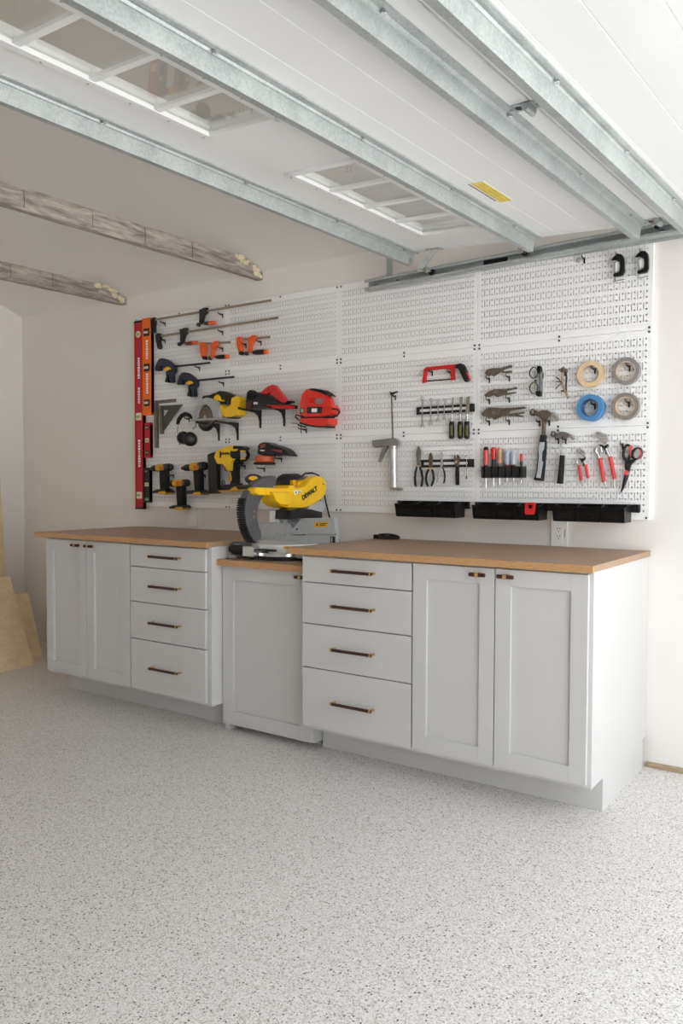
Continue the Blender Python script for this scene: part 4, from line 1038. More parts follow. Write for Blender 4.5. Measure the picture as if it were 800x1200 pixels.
def pliers(name, label, jaw, hl, hr, jm, hm, r=.0058, hl_m=None, collar=True, jpts2=None):
    root = T(name, label, 'pliers', *jaw[0], group='pliers on the magnetic strip')
    flat(root, 'jaws', jaw, -.0162, -.025, jm, .002)
    for pts, mm in ((hl, hl_m or hm), (hr, hm)):
        n = len(pts); multi(root, 'handle', pts, -.023, [r*.8]+[r]*(n-2)+[r*.75], mm, 10)
    if collar:
        c = W((hl[0][0]+hr[0][0])/2, hl[0][1]-1.2, -.024); bm = B(); box(bm, c.x-.014, c.x+.014, -.027, -.018, c.z-.003, c.z+.003, .001); obj('collar', bm, mat('tan_collar', (196, 168, 110), .5), root)
Z = lambda p: zm(475, 515, 8.889, p)
pliers('lineman_pliers', 'grey-jawed pliers with black handles at the start of the lower magnetic strip', Z([(112, 110), (122, 75), (134, 68), (148, 78), (160, 120), (158, 170), (150, 205), (148, 280), (112, 282), (112, 210), (106, 160)]),
       Z([(118, 285), (104, 340), (98, 400), (102, 460), (108, 492)]), Z([(150, 285), (168, 340), (178, 400), (172, 460), (164, 492)]), mat('grey_jaw_steel', (128, 126, 122), .45, metal=.5, var=.15), M_rubber, .0062)
pliers('diagonal_cutters', 'dark cutters with short black handles, second on the lower magnetic strip', Z([(238, 190), (246, 150), (258, 136), (270, 152), (280, 190), (276, 240), (276, 300), (240, 300), (240, 240)]),
       Z([(240, 310), (220, 355), (212, 410), (222, 460), (234, 490)]), Z([(276, 310), (290, 355), (294, 410), (282, 455), (268, 486)]), M_dsteel, M_rubber, .0062)
pliers('needle_nose_pliers', 'slim needle-nose pliers with one black and one bare handle', Z([(374, 128), (382, 150), (384, 210), (392, 240), (384, 290), (362, 290), (360, 245), (366, 205), (368, 150)]),
       Z([(362, 285), (350, 330), (338, 380), (330, 430), (326, 450)]), Z([(384, 285), (402, 330), (410, 380), (406, 430), (396, 460)]), M_chrome, M_rubber, .0040, M_steel, False)
root = T('adjustable_wrench', 'adjustable wrench with black grip on the lower magnetic strip', 'wrench', 535, 545)
flat(root, 'head', Z([(500, 180), (512, 160), (520, 190), (530, 200), (532, 158), (548, 160), (562, 190), (560, 225), (548, 260), (548, 290), (520, 290), (516, 250), (504, 220)]), -.0162, -.026, M_dsteel, .002)
flat(root, 'grip', Z([(517, 280), (549, 280), (552, 400), (552, 465), (545, 478), (525, 478), (516, 465), (514, 400)]), -.0155, -.030, M_rubber, .005)
disc(root, 'worm', *Z([(527, 232)])[0], -.024, -.029, .006, M_chrome)
root = T('ring_pick', 'thin wire pick with a loop at the end of the lower magnetic strip', 'pick', 546.5, 537)
multi(root, 'loop', Z([(610, 198), (616, 178), (637, 164), (658, 178), (664, 200)]), -.018, .0016, M_chrome)
rod(root, 'shank', Z([(637, 205)])[0], Z([(634, 385)])[0], -.020, .0020, M_chrome); rod(root, 'tip', Z([(634, 380)])[0], Z([(633, 412)])[0], -.020, .0034, M_black)

# ---- locking pliers
Z = lambda p: zm(555, 420, 11.43, p)
def locking(label, pts, spring, screw):
    root = T('locking_pliers', label, 'pliers', *Z([pts[0]])[0], group='locking pliers')
    flat(root, 'body', Z(pts), -.022, -.038, M_dsteel, .003)
    flat(root, 'rivet_plate', Z(spring), -.037, -.042, M_squa, .001)
    a, b_ = Z(screw); rod(root, 'adjusting_screw', a, b_, -.030, .0042, M_steel)
locking('smallest locking pliers, topmost of the three', [(140, 190), (178, 145), (230, 130), (350, 128), (440, 100), (505, 92), (502, 114), (440, 130), (386, 150), (394, 174), (502, 160), (500, 186), (440, 196), (340, 190), (262, 238), (222, 216), (192, 236), (160, 215)], [(230, 160), (330, 150), (320, 180), (240, 190)], [(470, 102), (512, 96)])
locking('long-nosed locking pliers, middle of the three', [(132, 490), (200, 440), (270, 410), (400, 408), (570, 390), (572, 404), (432, 432), (440, 460), (560, 446), (552, 464), (450, 486), (380, 492), (302, 516), (262, 492), (190, 516), (150, 510)], [(250, 440), (330, 430), (320, 470), (260, 470)], [(530, 396), (578, 392)])
locking('largest wide-bodied locking pliers, lowest of the three', [(92, 740), (160, 672), (200, 655), (400, 664), (680, 648), (690, 670), (472, 702), (462, 738), (668, 714), (668, 732), (582, 750), (656, 768), (648, 784), (450, 772), (350, 782), (272, 822), (222, 782), (190, 796), (120, 776)], [(220, 700), (350, 700), (340, 750), (230, 750)], [(640, 656), (704, 662)])
for u, v, t in ((573.4, 443.5, 'under the jaws of the smallest locking pliers'), (596.8, 441.5, 'under the handles of the smallest locking pliers'), (573.4, 468.5, 'under the jaws of the long-nosed locking pliers'), (596.8, 466.5, 'under the handles of the long-nosed locking pliers'),
                (573.4, 493.5, 'under the jaws of the largest locking pliers'), (596.6, 492.6, 'under the handles of the largest locking pliers')): hook(u, v, t)

# ---- screwdrivers in their rack
Z = lambda p: zm(555, 515, 11.43, p)
p0, p1 = W(566, 560, -.03), W(614, 546.6, -.03)
root = T('screwdriver_rack', 'black slotted rack holding six screwdrivers', 'tool rack', 590, 553)
xs_ = [W(zm(555, 515, 11.43, [(x, 440)])[0][0], 553, -.035).x for x in (157, 260, 342, 440, 525, 630)]
zt, zb = W(590, 546.6, -.03).z, W(590, 560, -.03).z
bm = B(); box(bm, p0.x, p1.x, -.012, -.002, zb, zt, .001); obj('back_plate', bm, M_black, root)
e_ = [p0.x]+xs_+[p1.x]
for a, b_ in zip(e_, e_[1:]):
    bm = B(); box(bm, a+(.0035 if a != p0.x else 0), b_-(.0035 if b_ != p1.x else 0), -.052, -.011, zb, zt, .001); obj('finger', bm, M_black, root)
def driver(label, i, v0, v1, vtip, r, parts):
    x = xs_[i]; root = thing('screwdriver', label, 'screwdriver', (x, -.032, W(590, v1, -.032).z), 'screwdrivers in the black rack')
    zt_, zl, ze = W(590, v0, -.032).z, W(590, v1, -.032).z, W(590, vtip, -.032).z
    H = zt_-zl
    for nm, t0, t1, k0, k1, m_ in parts:
        a = zl+H*t0; h = H*(t1-t0)
        bm = B(); lathe(bm, (x, -.032, a), (0, 0, 1), [(0, 0), (0, r*k0*.9), (h*.15, r*k0), (h*.8, r*k1), (h*.94, r*k1*.85), (h, r*k1*.5), (h, 0)], 14); obj(nm, bm, m_, root)
    bm = B(); tube(bm, [(x, -.032, zl+.002), (x, -.032, ze+.01), (x, -.032, ze)], [.0032, .0032, .0022], 10); obj('shaft', bm, M_chrome, root)
M_clear = mat('clear_acetate', (205, 214, 228), .15, var=.04, trans=.45)
M_amber = mat('amber_acetate', (196, 150, 120), .2, var=.1, trans=.2)
M_pink = mat('faded_red_plastic', (214, 84, 84), .35, var=.06)
driver('longest red screwdriver with black top at the end of the rack', 0, 523, 547.6, 572.6, .0118, [('ferrule', 0, .12, .7, .9, M_black), ('grip', .10, .86, .95, 1.05, M_pink), ('cap', .84, 1, 1.05, .8, M_black)])
driver('red screwdriver with dark lower grip, second in the rack', 1, 523.8, 547.4, 570.6, .0130, [('ferrule', 0, .42, .75, .85, M_black), ('grip', .40, 1, .85, 1.05, M_red)])
driver('worn tan and red screwdriver, third in the rack', 2, 524.2, 547, 568, .0130, [('ferrule', 0, .2, .8, .9, M_gray), ('grip', .18, 1, .95, 1.0, M_amber)])
driver('clear-handled screwdriver beside the worn tan one', 3, 528.4, 547.2, 564.4, .0125, [('ferrule', 0, .16, .7, .8, M_brnred), ('grip', .14, 1, .95, .95, M_clear)])
driver('clear-handled screwdriver beside the small red and black one', 4, 528.4, 547.2, 563.4, .0125, [('ferrule', 0, .16, .7, .8, M_brnred), ('grip', .14, 1, .95, .95, M_clear)])
driver('smallest screwdriver, red top and black grip', 5, 532, 549, 566.4, .0072, [('ferrule', 0, .5, .8, .9, M_black), ('grip', .48, 1, .9, 1.05, M_red)])

# ---- glasses, divider tool
root = T('safety_glasses', 'black-rimmed glasses hung upright by one arm', 'glasses', 629, 446)
for cu, cv in ((625, 436.8), (625.2, 454.6)):
    c = W(cu, cv, -.045); pts = [(c.x+.0195*math.cos(a)*(1+.12*math.cos(2*a)), c.z+.0275*math.sin(a)) for a in [2*math.pi*k/20 for k in range(20)]]
    bm = B(); ring_prism(bm, pts, inset(pts, .0032), -.041, -.047); r_ = obj('rim', bm, M_gloss, root)
    bm = B(); prism(bm, inset(pts, .003), -.0435, -.045); obj('lens', bm, M_glass, r_)
flat(root, 'bridge', [(625.8, 444.6), (628, 445), (628, 447), (625.8, 447.2)], -.040, -.048, M_gloss, .0015)
flat(root, 'hinge_corner', [(628.6, 429.6), (632, 428.4), (633, 431), (632.4, 438), (629.8, 437)], -.018, -.046, M_gloss, .002)
flat(root, 'hinge_corner', [(629, 458.6), (632.4, 457.4), (632.8, 464), (629.4, 464.6), (626.8, 462.4)], -.018, -.046, M_gloss, .002)
flat(root, 'temple', [(630.6, 436), (633.2, 435.6), (633.4, 459), (631.2, 459.6)], -.014, -.040, mat('smoky_temple', (108, 108, 114), .35), .001)
hook(636, 438, 'holding the glasses', .05)
root = T('folding_tool', 'small folding metal tool with tan arms and splayed dark prongs', 'hand tool', 659, 433)
Z = lambda p: zm(610, 420, 7.5, p)
flat(root, 'head', Z([(338, 90), (360, 85), (370, 70), (382, 85), (405, 90), (404, 118), (388, 122), (350, 120), (338, 112)]), -.020, -.040, M_squa, .002)
multi(root, 'arm', Z([(364, 115), (360, 170), (372, 250), (395, 300), (412, 354)]), -.034, .0042, mat('tan_alloy', (164, 132, 96), .45, metal=.4, var=.2)); multi(root, 'arm', Z([(392, 115), (402, 170), (396, 240), (400, 300), (412, 354)]), -.026, .0042, M_blackm)
multi(root, 'prong', Z([(356, 215), (335, 180), (310, 166)]), -.036, .0026, M_blackm); multi(root, 'prong', Z([(356, 222), (330, 240), (306, 268)]), -.036, .0022, M_blackm); multi(root, 'prong', Z([(388, 270), (370, 285), (352, 288)]), -.030, .003, M_blackm)
multi(root, 'prong', Z([(352, 210), (330, 205), (308, 205)]), -.036, .0018, M_blackm)
hook(662.4, 435, 'holding the small folding tool', .045)

# ---- tape rolls
def tape(label, u, v, ro, ri, wid, m, core, edge):
    root = T('tape_roll', label, 'tape', u, v, 0, 'rolls of tape')
    y1 = -.008-wid
    c = W(u, v, y1); n = 40
    bm = B(); ring_prism(bm, circ(c.x, c.z, ro, n), circ(c.x, c.z, ri+.003, n), -.008, y1); obj('tape', bm, m, root)
    bm = B(); ring_prism(bm, circ(c.x, c.z, ri+.0031, n), circ(c.x, c.z, ri, n), -.0082, y1+.0002); obj('core', bm, core, root)
    return c
M_tan = mat('masking_tape', (222, 196, 156), .6, var=.04); M_core = mat('card_core', (206, 186, 164), .8, var=.05)
M_blue = mat('painters_tape_blue', (74, 134, 186), .6, var=.05); M_duct = mat('duct_tape_grey', (138, 132, 130), .45, var=.05); M_duct2 = mat('duct_tape_warm_grey', (136, 126, 120), .5, var=.05)
tape('tan roll of masking tape', 691.2, 438.2, .058, .037, .024, M_tan, M_core, None)
tape('wide blue roll of painter tape', 690.4, 477.6, .058, .037, .048, M_blue, mat('blue_core', (60, 104, 150), .7), None)
tape('cooler grey roll of duct tape beside the tan roll', 732.6, 434.6, .058, .038, .030, M_duct, M_core, None)
tape('warmer grey roll of duct tape beside the blue roll', 731.8, 476, .058, .038, .030, M_duct2, M_core, None)
for u, v, t in ((697, 432.5, 'through the tan tape roll'), (697, 474, 'through the blue tape roll'), (737.6, 429.5, 'through the cooler grey tape roll'), (737, 471.5, 'through the warmer grey tape roll')): hook(u, v, t, .062)

# ---- hammers
root = T('claw_hammer', 'large claw hammer with grey and black grip and worn steel shaft', 'hammer', 636, 484)
flat(root, 'head', [(625.6, 481), (630, 482.4), (633.6, 480.6), (640, 480.6), (645, 483.6), (646.8, 485), (640.2, 488.4), (638.8, 492), (634, 491.6), (631, 488.6), (625.6, 486.8)], -.014, -.046, M_dsteel, .005)
a, b_ = W(622, 482.8, -.03), W(627, 484, -.03); bm = B(); lathe(bm, a, b_-a, [(0, 0), (0, .0145), (.004, .016), (.014, .016), (.018, .012), (.018, 0)], 18); obj('face', bm, M_squa, root)
flat(root, 'claw', [(644, 483.4), (647.8, 482.6), (651, 486.6), (653.6, 492), (651.4, 493.8), (648, 489.4), (645, 487)], -.016, -.044, M_steel, .002)
flat(root, 'shaft', [(634.6, 490), (638.6, 490), (638, 502), (637.8, 513.4), (633.6, 513.4), (634.2, 502)], -.020, -.040, M_dsteel, .004)
flat(root, 'collar', [(632.4, 509.6), (638.2, 509.6), (638, 516.8), (631.8, 516.8)], -.016, -.043, M_blackm, .003)
flat(root, 'grip', [(631.8, 516.4), (638.2, 516.4), (637.8, 530), (636.4, 548), (634.9, 563.8), (624.2, 562.6), (625, 560.6), (627.6, 552), (629, 536), (629.4, 526)], -.012, -.046, M_rubber, .007)
flat(root, 'grip_inlay', [(632.4, 518), (637.8, 518), (636.8, 526.4), (635, 530), (634.6, 540), (636, 541), (633.2, 560.4), (627.6, 559.6), (629.6, 550), (631, 533), (630.2, 526.4)], -.043, -.0475, mat('pale_grey_grip', (176, 178, 184), .55, var=.05), .0015)
root = T('claw_hammer', 'smaller claw hammer with slim shaft and all-black grip', 'hammer', 657, 508)
flat(root, 'head', [(649.4, 506.8), (653.4, 507.4), (655.6, 505.8), (661, 506), (665.6, 508.2), (667.4, 510.4), (662, 512.8), (658.4, 514.8), (655.6, 513.8), (652.8, 511.4), (649.4, 511)], -.014, -.042, mat('grey_hammer_steel', (132, 126, 122), .4, metal=.7, var=.12), .004)
a, b_ = W(646, 508, -.028), W(650.6, 508.9, -.028); bm = B(); lathe(bm, a, b_-a, [(0, 0), (0, .0125), (.004, .0135), (.012, .0135), (.016, .010), (.016, 0)], 18); obj('face', bm, MATS['grey_hammer_steel'], root)
flat(root, 'claw', [(665, 508), (668, 508.6), (670.6, 512), (672.4, 514.8), (670.2, 515.6), (667, 511.8)], -.016, -.040, M_steel, .002)
flat(root, 'shaft', [(656.4, 514), (658.2, 514), (657.4, 534), (655.8, 534)], -.023, -.034, M_chrome, .002)
flat(root, 'grip', [(655, 533.4), (659.4, 533.4), (658.8, 550), (657.4, 567), (651.4, 566.4), (652.2, 563), (653.6, 550)], -.012, -.044, M_rubber, .006)
for u, v, t in ((632.4, 494, 'under the larger hammer head, on its striking side'), (643.6, 493.4, 'under the larger hammer head, on its claw side'), (654.6, 514.5, 'under the smaller hammer head, on its striking side'), (663, 514.6, 'under the smaller hammer head, on its claw side')): hook(u, v, t, .05)

# ---- tongue-and-groove pliers
Z = lambda p: zm(665, 495, 8, p)
def groove(label, jaw, piv, hl, hr, tl, tr, loop, r):
    root = T('groove_pliers', label, 'pliers', *Z([jaw[0]])[0], group='red-handled groove pliers')
    for j in jaw[1:]: flat(root, 'jaw', Z(j), -.014, -.026, M_chrome, .002)
    flat(root, 'pivot', Z(piv), -.013, -.030, M_blackm, .002)
    multi(root, 'neck', Z(loop), -.022, r*.8, M_chrome)
    a, b_ = Z(hl); rod(root, 'handle', a, b_, -.022, r, M_pliersred, 10); a2, b2 = Z(hr); rod(root, 'handle', a2, b2, -.022, r, M_pliersred, 10)
    for q in (tl, tr):
        bm = B(); s, e2 = Z(q); tube(bm, [W(*s, -.022), W(*e2, -.022)], [r*.6, r*.28], 8); obj('tip', bm, M_steel, root)
    return root
M_pliersred = mat('dipped_red_grip', (206, 62, 62), .35, var=.05)
r1 = groove('small red-handled groove pliers beside the black hammer', [(100, 260), [(80, 268), (92, 254), (118, 266), (148, 280), (158, 300), (150, 320), (124, 312), (110, 290)], [(96, 250), (118, 246), (148, 262), (154, 282), (128, 270)]],
       [(108, 330), (118, 340), (148, 338), (156, 318), (162, 336), (150, 362), (124, 362)], [(104, 398), (126, 545)], [(168, 394), (192, 524)], [(126, 545), (142, 586)], [(190, 522), (190, 572)], [(110, 335), (92, 350), (86, 380), (102, 400)], .0068)
rod(r1, 'neck', *Z([(146, 350), (168, 398)]), -.021, .005, M_chrome)
r2 = groove('large red-handled groove pliers beside the scissors', [(260, 100), [(248, 104), (262, 92), (300, 120), (330, 135), (372, 140), (376, 168), (352, 200), (320, 186), (300, 160)], [(258, 90), (285, 86), (350, 104), (374, 132), (330, 132)]],
       [(298, 205), (312, 222), (346, 222), (370, 200), (376, 215), (352, 250), (330, 242)], [(300, 335), (340, 556)], [(396, 322), (440, 530)], [(342, 556), (364, 618)], [(438, 528), (432, 606)], [(304, 212), (275, 230), (266, 270), (284, 300), (298, 336)], .0088)
rod(r2, 'neck', *Z([(358, 245), (396, 326)]), -.021, .0065, M_chrome); rod(r2, 'neck', *Z([(312, 232), (322, 280)]), -.021, .0045, M_chrome)
for u, v, t in ((684, 540.5, 'under the small groove pliers jaw'), (710.5, 526.5, 'under the large groove pliers jaw')): hook(u, v, t, .04)

# ---- scissors
root = T('scissors', 'black-handled scissors with red loop and red pivot', 'scissors', 733, 555)
def loop(cu, cv, ru, rv, tilt, m_, th, nm):
    pts = []
    for k in range(24):
        a = 2*math.pi*k/24; x_ = ru*math.cos(a); y_ = rv*math.sin(a)
        pts.append((cu+(x_*math.cos(tilt)-y_*math.sin(tilt)), cv+(x_*math.sin(tilt)+y_*math.cos(tilt))))
    po = O(Z(pts), -.03); bm = B(); ring_prism(bm, po, inset(po, th), -.014, -.032); return obj(nm, bm, m_, root)
loop(552, 282, 42, 82, .12, M_black, .0075, 'handle_loop'); loop(645, 292, 50, 62, .45, M_black, .0075, 'handle_loop')
flat(root, 'handle_inset', Z([(655, 240), (685, 262), (693, 295), (678, 325), (640, 352), (668, 320), (680, 295), (672, 268)]), -.02, -.0335, M_pink, .001)
flat(root, 'handle_stem', Z([(530, 345), (560, 355), (600, 345), (640, 352), (590, 400), (572, 470), (548, 480), (530, 420)]), -.013, -.031, M_black, .003)
flat(root, 'handle_inset', Z([(572, 225), (590, 215), (600, 240), (590, 300), (584, 330), (580, 290)]), -.018, -.033, M_pink, .001)
flat(root, 'blade', Z([(536, 470), (576, 476), (560, 540), (536, 600), (502, 660), (498, 630), (516, 560)]), -.017, -.024, mat('dark_blade', (96, 94, 94), .35, metal=.6), .001)
flat(root, 'blade', Z([(528, 480), (550, 490), (540, 560), (520, 620), (498, 658), (496, 640), (512, 570)]), -.024, -.028, M_blackm, .001)
disc(root, 'pivot', *Z([(546, 472)])[0], -.02, -.036, .0105, M_pink)
hook(729.5, 520.5, 'through the scissors loop', .045)

# ---- C-clamps at the top
Z = lambda p: zm(690, 240, 7.27, p)
def cclamp(label, du, dv):
    S = lambda p: [(a+du, b_+dv) for a, b_ in Z(p)]
    root = T('c_clamp', label, 'clamp', *S([(290, 520)])[0], group='small C-clamps')
    flat(root, 'frame', S([(188, 466), (206, 440), (236, 414), (272, 418), (292, 440), (297, 480), (297, 565), (286, 590), (262, 602), (204, 612), (203, 586), (244, 574), (258, 556), (262, 520), (258, 486), (244, 470), (216, 466), (196, 474)]), -.016, -.040, M_gloss, .004)
    a, b_ = S([(214, 480), (216, 660)]); rod(root, 'screw', a, b_, -.028, .0052, M_chrome, 10)
    flat(root, 'label_plate', S([(214, 484), (240, 480), (252, 500), (250, 560), (220, 574)]), -.022, -.030, M_plate, .001)
    a, b_ = S([(208, 480), (234, 476)]); rod(root, 'swivel_pad', a, b_, -.028, .009, M_chrome, 10)
    a, b_ = S([(206, 652), (300, 634)]); rod(root, 'tommy_bar', a, b_, -.030, .0024, M_steel)
cclamp('small black C-clamp beside the spare empty hook', 0, 0)
cclamp('small black C-clamp at the outer edge of the pegboard', 28.2, -3.6)
hook(684.6, 303, 'left empty beside the C-clamps', .04)
hook(724.5, 300.5, 'holding the C-clamp next to the empty hook', .045); hook(752.6, 297, 'holding the C-clamp at the pegboard edge', .045)
root = T('round_magnet', 'small round grey magnet beside the empty hook', 'magnet', 677, 304.5)
disc(root, 'body', 677, 304.5, -.001, -.012, .011, M_lgray)
disc(root, 'face', 677, 304.5, -.011, -.0135, .007, M_chrome)

# ---- storage bins on rails
def bins(rail_x0, rail_x1, edges, lab, red=None):
    root = thing('bin_rail', 'black plastic rail '+lab, 'rail', (rail_x0, 0, 1.12), 'bin rails')
    bm = B(); box(bm, rail_x0, rail_x1, -.012, -.0015, 1.104, 1.139, .001); box(bm, rail_x0, rail_x1, -.016, -.010, 1.133, 1.139, .001); obj('rail', bm, M_black, root)
    bm = B(); box(bm, rail_x1-.006, rail_x1, -.020, -.0014, 1.104, 1.139, .001); obj('end_stop', bm, M_black, root)
    names = ('first', 'middle', 'last')
    for i, (x0, x1) in enumerate(zip(edges, edges[1:])):
        r_ = thing('storage_bin', ('black open-front storage bin, %s on the rail ' % names[i])+lab, 'storage bin', ((x0+x1)/2, -.02, 1.062), 'black storage bins')
        x0 += .0015; x1 -= .0015; t = .0025
        prof = [(-.018, 1.138), (-.018, 1.064), (-.118, 1.064), (-.132, 1.124), (-.110, 1.126), (-.085, 1.130), (-.060, 1.138)]
        for xa_, xb_ in ((x0, x0+t), (x1-t, x1)):
            bm = B(); prism(bm, prof, xa_, xb_, axis='x'); obj('side', bm, M_gloss, r_)
        bm = B(); box(bm, x0+t, x1-t, -.021, -.018, 1.062, 1.138); obj('back', bm, M_gloss, r_)
        bm = B(); box(bm, x0+t, x1-t, -.115, -.021, 1.062, 1.065); obj('base', bm, M_gloss, r_)
        bm = B(); prism(bm, [(-.118, 1.064), (-.132, 1.124), (-.129, 1.125), (-.115, 1.067)], x0+t, x1-t, axis='x'); f = obj('front', bm, M_gloss, r_)
        bm = B(); prism(bm, [(-.131, 1.117), (-.1355, 1.123), (-.134, 1.128), (-.127, 1.127)], x0-.0005, x1+.0005, .0008, axis='x'); obj('lip', bm, M_gloss, r_)
        bm = B(); box(bm, x0+.022, x1-.022, -.1275, -.1235, 1.080, 1.098, .001); obj('label_holder', bm, M_gloss, f)
bins(2.005, 2.409, (2.058, 2.170, 2.280, 2.390), 'below the caulking gun and pliers')
bins(2.440, 2.826, (2.480, 2.588, 2.697, 2.806), 'below the screwdriver rack')
bins(2.828, 3.213, (2.868, 2.972, 3.077, 3.182), 'below the scissors and groove pliers')
root = thing('spring_clip', 'small red plastic clip hooked on the front of a black bin', 'clip', W(621, 595, -.14))
po = O([(614.8, 591), (616.6, 589.6), (625.4, 588.8), (627, 590), (626, 602), (624.6, 603), (616, 603), (614.8, 601.6)], -.146)
pi = O([(618.2, 592), (619, 591.6), (622.4, 591.4), (623.4, 592), (623, 595.6), (622.2, 596), (618.8, 596), (618.2, 595.4)], -.146)
bm = B(); ring_prism(bm, po, pi, -.138, -.146); obj('face', bm, M_red, root)
c = W(621, 590, -.14); bm = B(); box(bm, c.x-.020, c.x+.020, -.142, -.118, c.z-.002, c.z+.004, .001); obj('top_tab', bm, M_red, root)
# ------------------------------------------------------------------ miter saw on the low worktop
ZW = .853
SXC = 1.565                    # plane of the blade and arm
ms = thing('miter_saw', 'large grey and yellow miter saw on the low worktop', 'miter saw', (SXC, -.40, ZW))
def xp(name, pts, x0, x1, m, b=.004, xt=None, smooth=0, parent=None):
    p = OX(pts, x1 if xt is None else xt)
    if smooth: p = sub(p, smooth)
    bm = B(); prism(bm, p, x0, x1, b, axis='x'); return obj(name, bm, m, parent or ms)
# base: two side tables and the round turntable
bm = B(); prism(bm, [(1.43, -.30), (1.40, -.34), (1.40, -.47), (1.44, -.52), (1.55, -.55), (1.72, -.55), (1.86, -.50), (1.885, -.46), (1.885, -.33), (1.86, -.30)], ZW+.012, ZW+.070, .006, axis='z'); obj('base', bm, M_alu, ms)
for x, y in ((1.43, -.33), (1.86, -.33), (1.45, -.50), (1.84, -.48)):
    bm = B(); lathe(bm, (x, y, ZW), (0, 0, 1), [(0, .018), (.013, .016), (.013, 0)], 12); obj('foot', bm, M_rubber, ms)
bm = B(); lathe(bm, (1.61, -.43, ZW+.03), (0, 0, 1), [(0, 0), (0, .165), (.030, .172), (.044, .172), (.048, .168), (.048, 0)], 48); tt = obj('turntable', bm, mat('bright_table', (222, 222, 220), .35, metal=.25, var=.03), ms)
bm = B(); ring_prism(bm, circ(1.61, -.43, .176, 48), circ(1.61, -.43, .170, 48), ZW+.020, ZW+.034, axis='z'); obj('scale_ring', bm, M_chrome, tt)
bm = B(); ring_prism(bm, circ(1.61, -.43, .181, 48), circ(1.61, -.43, .172, 48), ZW+.004, ZW+.018, axis='z'); obj('skirt', bm, M_black, tt)
bm = B(); box(bm, 1.705, 1.80, -.575, -.545, ZW+.062, ZW+.071, .002); obj('kerf_insert', bm, mat('ochre_insert', (214, 160, 62), .5), tt)
# miter handle reaching out to the front
bm = B(); box(bm, 1.50, 1.575, -.640, -.575, ZW+.014, ZW+.066, .006); mh = obj('miter_arm', bm, M_chrome, ms)
bm = B(); box(bm, 1.578, 1.68, -.612, -.594, ZW+.045, ZW+.054, .002); box(bm, 1.60, 1.63, -.616, -.59, ZW+.036, ZW+.056, .003); obj('detent_lever', bm, M_black, mh)
bm = B(); lathe(bm, (1.495, -.612, ZW+.043), (-1, -.25, .06), [(0, 0), (0, .018), (.015, .022), (.06, .024), (.085, .016), (.092, 0)], 16); obj('handle_knob', bm, M_black, mh)
bm = B(); box(bm, 1.395, 1.455, -.60, -.52, ZW+.010, ZW+.080, .004); bm2 = bm; obj('side_clamp', bm2, M_gray, ms)
bm = B(); box(bm, 1.400, 1.450, -.63, -.59, ZW+.001, ZW+.018, .003); obj('hold_down', bm, M_steel, ms)
bm = B(); box(bm, 1.41, 1.445, -.6035, -.598, ZW+.052, ZW+.072, .001); obj('scale_badge', bm, M_lgray, ms)
# fences
FYP = -.40
p = O([(341, 621), (353, 607.4), (391, 607), (393.4, 625.4), (341.4, 626.6)], FYP)
bm = B(); prism(bm, p, FYP+.028, FYP, .002); fe = obj('fence', bm, M_alu, ms)
p = O([(341, 627.6), (393, 626.6), (393.4, 636.4), (345, 637.6)], FYP+.008)
bm = B(); prism(bm, p, FYP+.04, FYP+.008, .002); obj('lower_fence', bm, M_alu, ms)
p = O([(302, 611.8), (340, 613.4), (345, 622), (345, 637), (303, 634.6)], FYP+.012)
bm = B(); prism(bm, p, FYP+.045, FYP+.012, .003); obj('fence', bm, M_alu, ms)
c = W(347.8, 620.2, FYP-.001); bm = B(); lathe(bm, c, (0, -1, 0), [(0, .005), (.003, .004), (.003, 0)], 8); obj('screw', bm, M_dark, fe)
p = O([(368.4, 612), (384.4, 611.4), (384.6, 617.6), (368.4, 617.8)], FYP-.0006); bm = B(); prism(bm, p, FYP+.001, FYP-.0012); wl = obj('warning_label', bm, mat('label_amber', (224, 168, 40), .5), fe)
p = O([(370.2, 616), (371.4, 612.8), (372.8, 616)], FYP-.001); bm = B(); prism(bm, p, FYP, FYP-.0022); q = O([(374.4, 613.4), (383, 613), (383, 613.9), (374.4, 614.3)], FYP-.001); prism(bm, q, FYP, FYP-.0022)
q = O([(374.4, 615.3), (381, 615), (381, 615.9), (374.4, 616.2)], FYP-.001); prism(bm, q, FYP, FYP-.0022); obj('print', bm, M_dark, fe)
bm = B(); c = W(390, 633, FYP+.006); box(bm, c.x-.010, c.x+.012, FYP-.002, FYP+.01, c.z-.018, c.z+.018, .002); ob = obj('fence_bracket', bm, M_blackm, ms)
bm = B()
for dz in (-.010, 0, .010): lathe(bm, (c.x, FYP-.002, c.z+dz), (0, -1, 0), [(0, .003), (.0015, .003), (.0015, 0)], 8)
obj('screw', bm, M_white, ob)
# rear column and pivot
xp('column', [(356, 600), (366, 590), (376, 586), (382, 590), (378, 604), (372, 625), (352, 626), (346, 612)], 1.53, 1.62, M_alu, .008, 1.62)
xp('motor_bracket', [(341, 598), (352, 595), (366, 597), (378, 600), (378, 607), (350, 607.6), (340, 609)], 1.60, 1.70, M_black, .006, 1.70)
xp('turret', [(335, 600), (344, 599.6), (347, 606), (347, 616), (344, 628), (334, 628), (337, 614)], 1.50, 1.57, M_alu, .006, 1.57)
